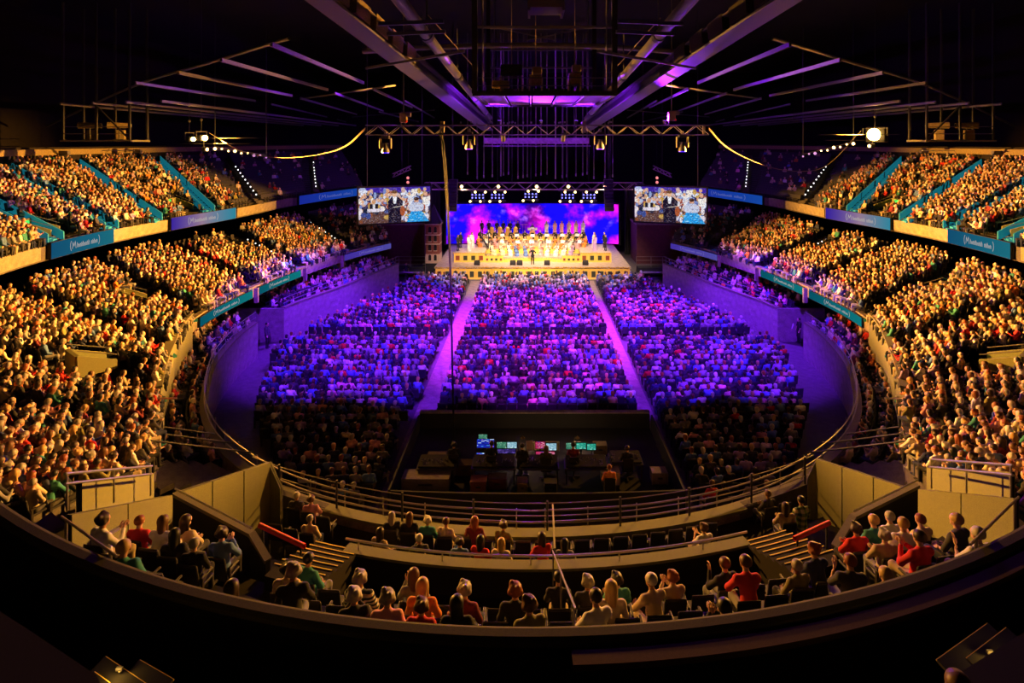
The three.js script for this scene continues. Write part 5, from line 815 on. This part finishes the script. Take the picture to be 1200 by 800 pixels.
// which people are built one by one: those on the camera's side, then the nearest ones in view
const seen = (p) => { const [a, b] = toPx(p.x, p.y + 1, p.d); return a > -15 && a < 1215 && b < 790; };
for (const p of spots) p.far = Math.hypot(p.x, p.y - EYE, p.d);
spots.sort((a, b) => (b.first ? 1 : 0) - (a.first ? 1 : 0) || a.far - b.far);
const INDIV = 224; let made = 0; const rest = [];
for (const p of spots) {
  if (made < INDIV && seen(p)) {
    made++; const k = randomLook(), pose = p.stand ? (/bending/.test(p.stand.lab) ? 'forward' : /raised/.test(p.stand.lab) ? 'phone' : 'lap') : pick(['lap', 'lap', 'crossed', 'clap', 'phone', 'forward', 'lap']);
    if (p.size) k.size *= p.size;
    if (p.stand) Object.assign(k, { hk: p.stand.hk, hair: HAIR[p.stand.hk], style: p.stand.st, tk: p.stand.tk, top: p.stand.tk === 'stripes' ? mat(0xffffff, 0.9, { map: stripes }) : p.stand.tk === 'plaid' ? mat(0xffffff, 0.9, { map: plaid }) : TOP[p.stand.tk], short: p.stand.tk === 'plaid' || p.stand.tk === 'stripes', size: 1.05 });
    const o = person(pose, p.far < 14.5 ? 'near' : 'mid', k, [p.x, p.y, p.d], p.turn);
    const lab = `${STYLE[k.style]} ${k.hk} haired person, ${k.tk} ${k.short ? 'shirt' : 'jacket'}, ${POSEN[pose]}, ${p.where}`;
    if (p.stand) tag(o, `${p.stand.lab}, ${p.where}`, 'person'); else tag(o, lab, 'person', `people ${p.where}: ${k.tk} ${k.short ? 'shirt' : 'jacket'}, ${STYLE[k.style]} ${k.hk} hair, ${POSEN[pose]}`);
  } else rest.push(p);
}
// the remaining audience, too many to build singly
{
  const crowd = new THREE.Group(); crowd.name = 'audience_crowd'; crowd.userData = { kind: 'stuff', label: 'seated audience filling the floor, the bowl and the upper decks', category: 'crowd' }; scene.add(crowd);
  const poses = ['lap', 'clap', 'crossed'], low = poses.map((k) => {
    const P = POSES[k], S = skeleton(P), H = headBones(S, 0);
    const arms = [['L', S.sh], ['R', mx(S.sh)]].flatMap(([n, sh]) => [[sh, S[n][0], 0.065, 0.055], [S[n][0], S[n][1], 0.053, 0.04]]);
    const hands = ['L', 'R'].map((n) => ball(0.055, ...addv(S[n][1], unit(sub(S[n][1], S[n][0])), 0.04), 5, 4));
    return { top: net([[S.pel, S.bel, 0.15, 0.14], [S.bel, S.che, 0.14, 0.155], [S.sh, mx(S.sh), 0.075], ...arms], 0.055, 0.05), head: merge([net([...H.bones.slice(0, 2), H.bones[7]], 0.04, 0.03), ...hands]), hair: net([[H.at3([0, 0.12, -0.03]), H.at3([0, 0.04, -0.055]), 0.108, 0.085]], 0.045, 0.02, (r, x, y, z) => Math.max(r, z - H.at3([0, 0, 0.05])[2])), legs: net([S.hip, mx(S.hip)].flatMap((h, i) => { const m = i ? -1 : 1, q = (p) => [p[0] * m, p[1], p[2]]; return [[h, q(S.knee), 0.1, 0.075], [q(S.knee), q(S.ankle), 0.07, 0.05]]; }), 0.06, 0.05) };
  });
  const by = poses.map(() => []); rest.forEach((p, i) => by[rnd() < 0.6 ? 0 : rnd() < 0.5 ? 1 : 2].push(p));
  const white = (r) => mat(0xffffff, r), MT = white(0.85), MH = white(0.55), MS = white(0.6), ML = white(0.85);
  const m4 = new THREE.Matrix4(), q4 = new THREE.Quaternion(), e4 = new THREE.Euler(), sc = new THREE.Vector3(), c = new THREE.Color();
  const CK = ['white', 'white', 'white', 'cream', 'cream', 'cream', 'beige', 'beige', 'grey', 'charcoal', 'black', 'black', 'navy', 'blue', 'red', 'maroon', 'olive', 'teal', 'orange', 'pink', 'lilac', 'black', 'black', 'navy', 'charcoal', 'charcoal', 'maroon', 'black'], FK = ['white', 'lilac', 'grey', 'blue', 'blue', 'charcoal', 'navy', 'black', 'pink', 'grey', 'grey', 'grey', 'charcoal', 'navy', 'black', 'lilac', 'blue', 'pink', 'red', 'navy', 'charcoal', 'lilac'];
  by.forEach((list, k) => {
    const G4 = low[k], mk = (n, g, m) => { const o = new THREE.InstancedMesh(g, m, list.length); o.name = n; crowd.add(o); return o; };
    const A = mk('jackets', G4.top, MT), B = mk('faces', G4.head, MS), C = mk('hair', G4.hair, MH), D = mk('trousers', G4.legs, ML);
    list.forEach((p, i) => {
      q4.setFromEuler(e4.set(rr(-0.04, 0.08), p.turn, rr(-0.06, 0.06), 'YXZ')); const s = rr(0.93, 1.07) * (p.size || 1); m4.compose(new THREE.Vector3(p.x, p.y, -p.d), q4, sc.set(s, s, s));
      for (const o of [A, B, C, D]) o.setMatrixAt(i, m4);
      const j = rr(0.75, 1.1); A.setColorAt(i, c.copy(TOPC[pick(p.where === 'on the floor' ? FK : CK)]).multiplyScalar(j)); B.setColorAt(i, c.copy(pick([lin(0.62, 0.38, 0.26), lin(0.68, 0.44, 0.32), lin(0.5, 0.28, 0.18), lin(0.25, 0.12, 0.07)]))); C.setColorAt(i, c.copy(HAIRC[pick(HK)]).multiplyScalar(j)); D.setColorAt(i, c.copy(TOPC[pick(['charcoal', 'black', 'navy', 'beige', 'grey'])]).multiplyScalar(j));
    });
  });
}
// seats
{
  const w = 0.5, S0 = () => { const g = new THREE.Group(); part('seat', rbox(w * 0.86, 0.07, 0.42, 0, 0.43, 0.06, 0.03), M.seat, g); part('backrest', rbox(w * 0.88, 0.52, 0.06, 0, 0.68, -0.19, 0.03, 0, -0.16), M.seat, g); for (const s of [-1, 1]) part('armrest', [rbox(0.05, 0.04, 0.32, s * w * 0.5, 0.64, 0, 0.015), box(0.04, 0.62, 0.05, s * w * 0.5, 0.31, -0.12)], s > 0 ? M.armpad : M.armpad, g); part('back_rail', bar(new THREE.Vector3(-w * 0.42, 0.945, -0.235), new THREE.Vector3(w * 0.42, 0.945, -0.235), 0.014), M.seatframe, g); return g; };
  const proto = S0(); for (const p of seatSpots) p.far = Math.hypot(p.x, p.y - EYE, p.d);
  seatSpots.sort((a, b) => (b.first ? 1 : 0) - (a.first ? 1 : 0) || a.far - b.far);
  let n = 0; const others = [];
  for (const p of seatSpots) {
    if (n < 290 && seen({ ...p, y: p.y - 0.4 })) { n++; const o = proto.clone(); o.name = numbered('folding_seat'); o.position.set(p.x, p.y, -p.d); o.rotation.y = p.turn; if (p.size) o.scale.setScalar(p.size); scene.add(o); tag(o, `dark folding arena seat with tan armrests ${p.where}`, 'seat', `dark folding seats ${p.where}`); } else others.push(p);
  }
  const g = merge([rbox(w * 0.86, 0.08, 0.42, 0, 0.43, 0.06, 0.03), rbox(w * 0.9, 0.52, 0.07, 0, 0.66, -0.19, 0.03, 0, -0.16), box(0.05, 0.62, 0.1, w * 0.5, 0.31, -0.1), box(w * 0.9, 0.025, 0.03, 0, 0.93, -0.235)]);
  const im = new THREE.InstancedMesh(g, M.seat, others.length); im.name = 'seat_rows'; im.userData = { kind: 'stuff', label: 'rows of dark folding seats through the hall', category: 'seats' }; const m4 = new THREE.Matrix4();
  others.forEach((p, i) => { m4.makeRotationY(p.turn).scale(new THREE.Vector3(p.size || 1, p.size || 1, p.size || 1)).setPosition(p.x, p.y, -p.d); im.setMatrixAt(i, m4); }); scene.add(im);
}
// staff on the floor and at the mixing desk
const blackLook = (hk, st = 'cropped', tk = 'black', short = true) => ({ skin: SKIN[0], hair: HAIR[hk], style: st, top: TOP[tk], short, trousers: TOP.black });
for (const [px, py, k, lab] of [[927, 399, blackLook('grey', 'cropped', 'white', false), 'attendant in white jacket standing in the gap of the floor wall'], [936, 402, blackLook('black'), 'attendant in black shirt standing between the white jacket and the black post'], [949, 408, blackLook('brown', 'long', 'olive'), 'attendant with long brown hair and olive top standing by the wall end'], [853, 364, blackLook('black', 'cropped', 'black', false), 'attendant in black jacket standing by the floor wall near the stage'], [838, 352, blackLook('dark brown', 'long'), 'attendant with long dark hair standing by the floor wall near the stage'], [883, 372, blackLook('blonde', 'long', 'lilac', false), 'attendant in lilac jacket standing against the floor wall'], [313, 408, blackLook('black', 'cropped', 'charcoal', false), 'attendant in charcoal jacket standing in the wall gap on brick tower side'], [476, 328, blackLook('black'), 'stagehand in black standing beside the ramp next to the brick tower']]) { const [x, , d] = at(px, py, 0); tag(person('stand', 'mid', k, [x, 0, d], facing(x, d, 0, 40)), lab, 'person'); }
for (const [px, py, D, pose, k, lab] of [[532, 538, 24.3, 'lap', blackLook('black', 'curly'), 'mixing operator in black seated at the cluttered console'], [576, 541, 24.2, 'forward', blackLook('dark brown'), 'mixing operator in black leaning to the wide blue monitor'], [612, 541, 24.2, 'lap', blackLook('black'), 'mixing operator in black seated before the paper sheets'], [640, 545, 24.0, 'lap', blackLook('brown', 'long', 'charcoal'), 'mixing operator with long brown hair in charcoal top'], [672, 543, 24.1, 'forward', blackLook('black', 'cropped', 'maroon'), 'mixing operator in maroon shirt before the green monitors'], [714, 566, 22.6, 'lap', blackLook('auburn', 'cropped', 'orange'), 'person in orange top seated behind the cardboard box'], [735, 546, 24, 'lap', blackLook('dark brown'), 'mixing operator in black seated at the small side console']]) {
  const p = ad(px, py, D); const c = thing('office_chair', `black swivel chair under the ${lab}`.split(' ').slice(0, 15).join(' '), 'chair', [p[0], 0.25, D]); part('seat', rbox(0.46, 0.07, 0.44, 0, 0.42, 0, 0.03), M.black, c); part('backrest', rbox(0.44, 0.5, 0.06, 0, 0.72, 0.22, 0.03), M.black, c); part('column', cyl(0.03, 0.03, 0.36, 0, 0.22, 0), M.darksteel, c); part('base', [box(0.55, 0.04, 0.06, 0, 0.04, 0), box(0.06, 0.04, 0.55, 0, 0.04, 0)], M.darksteel, c);
  tag(person(pose, 'mid', k, [p[0], 0.25, D], Math.PI + rr(-0.2, 0.2)), lab, 'person'); }
// somebody on the balcony at the foot of the picture
tag(person('forward', 'near', { skin: SKIN[0], hair: HAIR.brown, style: 'long', top: TOP.beige, short: false, trousers: TOP.black }, [3.9, 8.15, 5.15], Math.PI - 0.5), 'person with long brown hair in beige jacket on the balcony beside the amber step light', 'person');
// orchestra
{
  const black = (i) => ({ skin: SKIN[0], hair: HAIR[pick(HK)], style: 'cropped', top: TOP.black, trousers: TOP.black }), gown = (c) => ({ skin: SKIN[2], hair: HAIR[pick(['blonde', 'brown', 'dark brown', 'auburn'])], style: 'long', top: TOP[c], gown: true });
  const rowsN = ['front row', 'second row', 'third row', 'top row'];
  const violinG = merge([rbox(0.2, 0.05, 0.34, 0, 0, 0, 0.02), box(0.03, 0.03, 0.3, 0, 0.01, 0.3)]);
  for (let k = 0; k < 4; k++) for (let i = 0; i < 15; i++) {
    const x = SX - 6.16 + i * 0.88 + rr(-0.1, 0.1), d = 63.3 + k * 2.0 + Math.abs(i - 7) * 0.05 + rr(-0.1, 0.1), y = ST + 0.455 + k * 0.4;
    if (k === 3 && i >= 6 && i <= 8) continue; if (k === 0 && Math.abs(i - 7) > 5) continue;
    const c = k === 0 ? (i === 5 || i === 6 ? 'blue' : pick(['white', 'cream', 'pink', 'white', 'lilac'])) : k === 3 && i > 8 ? pick(['pink', 'white', 'cream']) : k === 1 ? pick(['white', 'cream', 'orange', 'pink']) : null;
    const turn = facing(x, d, SX, 58) , standing = k === 3, o = person(standing ? 'stand' : 'play', 'far', c ? gown(c) : black(i), [x, standing ? y : y, d], turn);
    tag(o, c ? `musician in ${c} gown in the ${rowsN[k]} of the orchestra` : `musician in black suit in the ${rowsN[k]} of the orchestra`, 'person', c ? `musicians in ${c} gowns, ${rowsN[k]} of the orchestra` : `musicians in black suits, ${rowsN[k]} of the orchestra`);
    if (!standing) { const ch = thing('orchestra_chair', `small black chair under a musician in the ${rowsN[k]}`, 'chair', [x, y, d], turn, `orchestra chairs, ${rowsN[k]}`); part('seat', box(0.42, 0.05, 0.42, 0, 0.43, 0), M.black, ch); part('backrest', box(0.42, 0.4, 0.04, 0, 0.72, -0.22), M.black, ch); for (const [a, b] of [[-1, -1], [1, -1], [-1, 1], [1, 1]]) part('leg', cyl(0.015, 0.015, 0.42, a * 0.19, 0.21, b * 0.19, 5), M.darksteel, ch); }
    if (k < 2) { const v = solo('violin', violinG, M.wood, `violin held by a musician in the ${rowsN[k]} of the orchestra`, 'violin', `violins in the ${rowsN[k]} of the orchestra`); v.position.set(x + Math.sin(turn) * 0.3 + 0.1, y + 1.02, -d + Math.cos(turn) * 0.3); v.rotation.set(0.1, turn + 0.7, 0.2); }
    if (k > 0 && k < 3 && i % 2) { const s = thing('music_stand', `small pale music stand in the ${rowsN[k]} of the orchestra`, 'music stand', [x, y, d - 0.75], turn, `music stands in the ${rowsN[k]}`); part('pole', cyl(0.015, 0.015, 0.8, 0, 0.4, 0, 5), M.darksteel, s); part('desk', box(0.5, 0.34, 0.02, 0, 0.9, 0, 0, -0.4), M.white, s); part('base', cyl(0.16, 0.18, 0.03, 0, 0.015, 0, 8), M.darksteel, s); }
  }
  for (const s of [-1, 1]) for (let i = 0; i < 4; i++) { const x = SX + s * (6.9 + (i % 2) * 1.2 + rr(-0.2, 0.2)), d = 63.0 + (i >> 1) * 1.8, sd = s < 0 ? 'on brick tower side' : 'away from the brick tower'; tag(person('stand', 'far', i % 2 ? black(i) : gown(pick(['lilac', 'white'])), [x, ST + 1.03, d], facing(x, d, SX, 58)), i % 2 ? `musician in black suit standing on the side of the riser ${sd}` : `musician in pale gown standing on the side of the riser ${sd}`, 'person', `musicians on the side riser ${sd}, ${i % 2 ? 'suits' : 'gowns'}`); }
  tag(person('conduct', 'mid', { skin: SKIN[0], hair: HAIR.brown, style: 'long', top: TOP.black, trousers: TOP.black }, [SX, ST, 60.9], facing(SX, 60.9, 0, 0)), 'conductor in black tailcoat standing with raised arms at the middle of the stage', 'person');
  for (let i = 0; i < 4; i++) { const x = SX - 4.9 + i * 0.95, b = thing('double_bass', 'tall golden double bass standing in the top row of the orchestra', 'double bass', [x, ST + 1.625, 68.9], 0, 'double basses in the top row'); part('body', new THREE.LatheGeometry([[0, 0.1], [0.3, 0.14], [0.36, 0.4], [0.24, 0.72], [0.28, 1.0], [0.16, 1.2], [0, 1.24]].map(([r, y]) => new THREE.Vector2(r, y)), 14).scale(1, 1, 0.4), M.gold, b); part('neck', cyl(0.03, 0.04, 0.9, 0, 1.6, 0.05, 6), M.wood, b); part('scroll', ball(0.06, 0, 2.06, 0.05, 8, 6), M.wood, b); part('spike', cyl(0.012, 0.012, 0.12, 0, 0.06, 0, 5), M.chrome, b); }
  const dk = thing('drum_kit', 'gold drum kit on the top of the orchestra riser', 'drum kit', [SX, ST + 1.625, 69.6]); part('bass_drum', new THREE.CylinderGeometry(0.36, 0.36, 0.45, 16).rotateX(Math.PI / 2).translate(0, 0.38, 0.2), M.gold, dk); for (const [x, y] of [[-0.4, 0.85], [0.4, 0.85], [0, 0.95]]) part('tom', cyl(0.22, 0.22, 0.26, x, y, 0.1, 12), M.white, dk); for (const x of [-0.85, 0.85, -1.2]) { const cy = part('cymbal', cyl(0.3, 0.02, 0.05, x, 1.35, 0, 14), M.gold, dk); part('cymbal_stand', cyl(0.014, 0.014, 1.33, x, 0.66, 0, 5), M.chrome, cy); }
  tag(person('play', 'far', black(0), [SX, ST + 1.625, 70.3], 0), 'drummer in black seated behind the gold drum kit', 'person');
  const hp = thing('harp', 'dark violet harp standing on the side riser by the brick tower', 'harp', [SX - 5.4, ST + 1.03, 64.6]); part('column', cyl(0.05, 0.05, 1.8, 0.4, 0.9, 0, 8), M.slate, hp); part('soundboard', bar(new THREE.Vector3(0.35, 0.1, 0), new THREE.Vector3(-0.4, 1.3, 0), 0.1), M.slate, hp); part('neck', new THREE.TubeGeometry(new THREE.CatmullRomCurve3([[-0.4, 1.3], [-0.15, 1.6], [0.15, 1.5], [0.4, 1.8]].map(([x, y]) => new THREE.Vector3(x, y, 0))), 12, 0.06, 6), M.slate, hp); const st = []; for (let i = 0; i < 9; i++) st.push(bar(new THREE.Vector3(0.3 - i * 0.08, 0.2 + i * 0.12, 0), new THREE.Vector3(0.32 - i * 0.08, 1.6 - i * 0.02, 0), 0.008, 4)); part('strings', st, M.chrome, hp);
}
scene.traverse((o) => { if (o.isMesh) { o.castShadow = true; o.receiveShadow = true; } });
renderer.render(scene, camera);
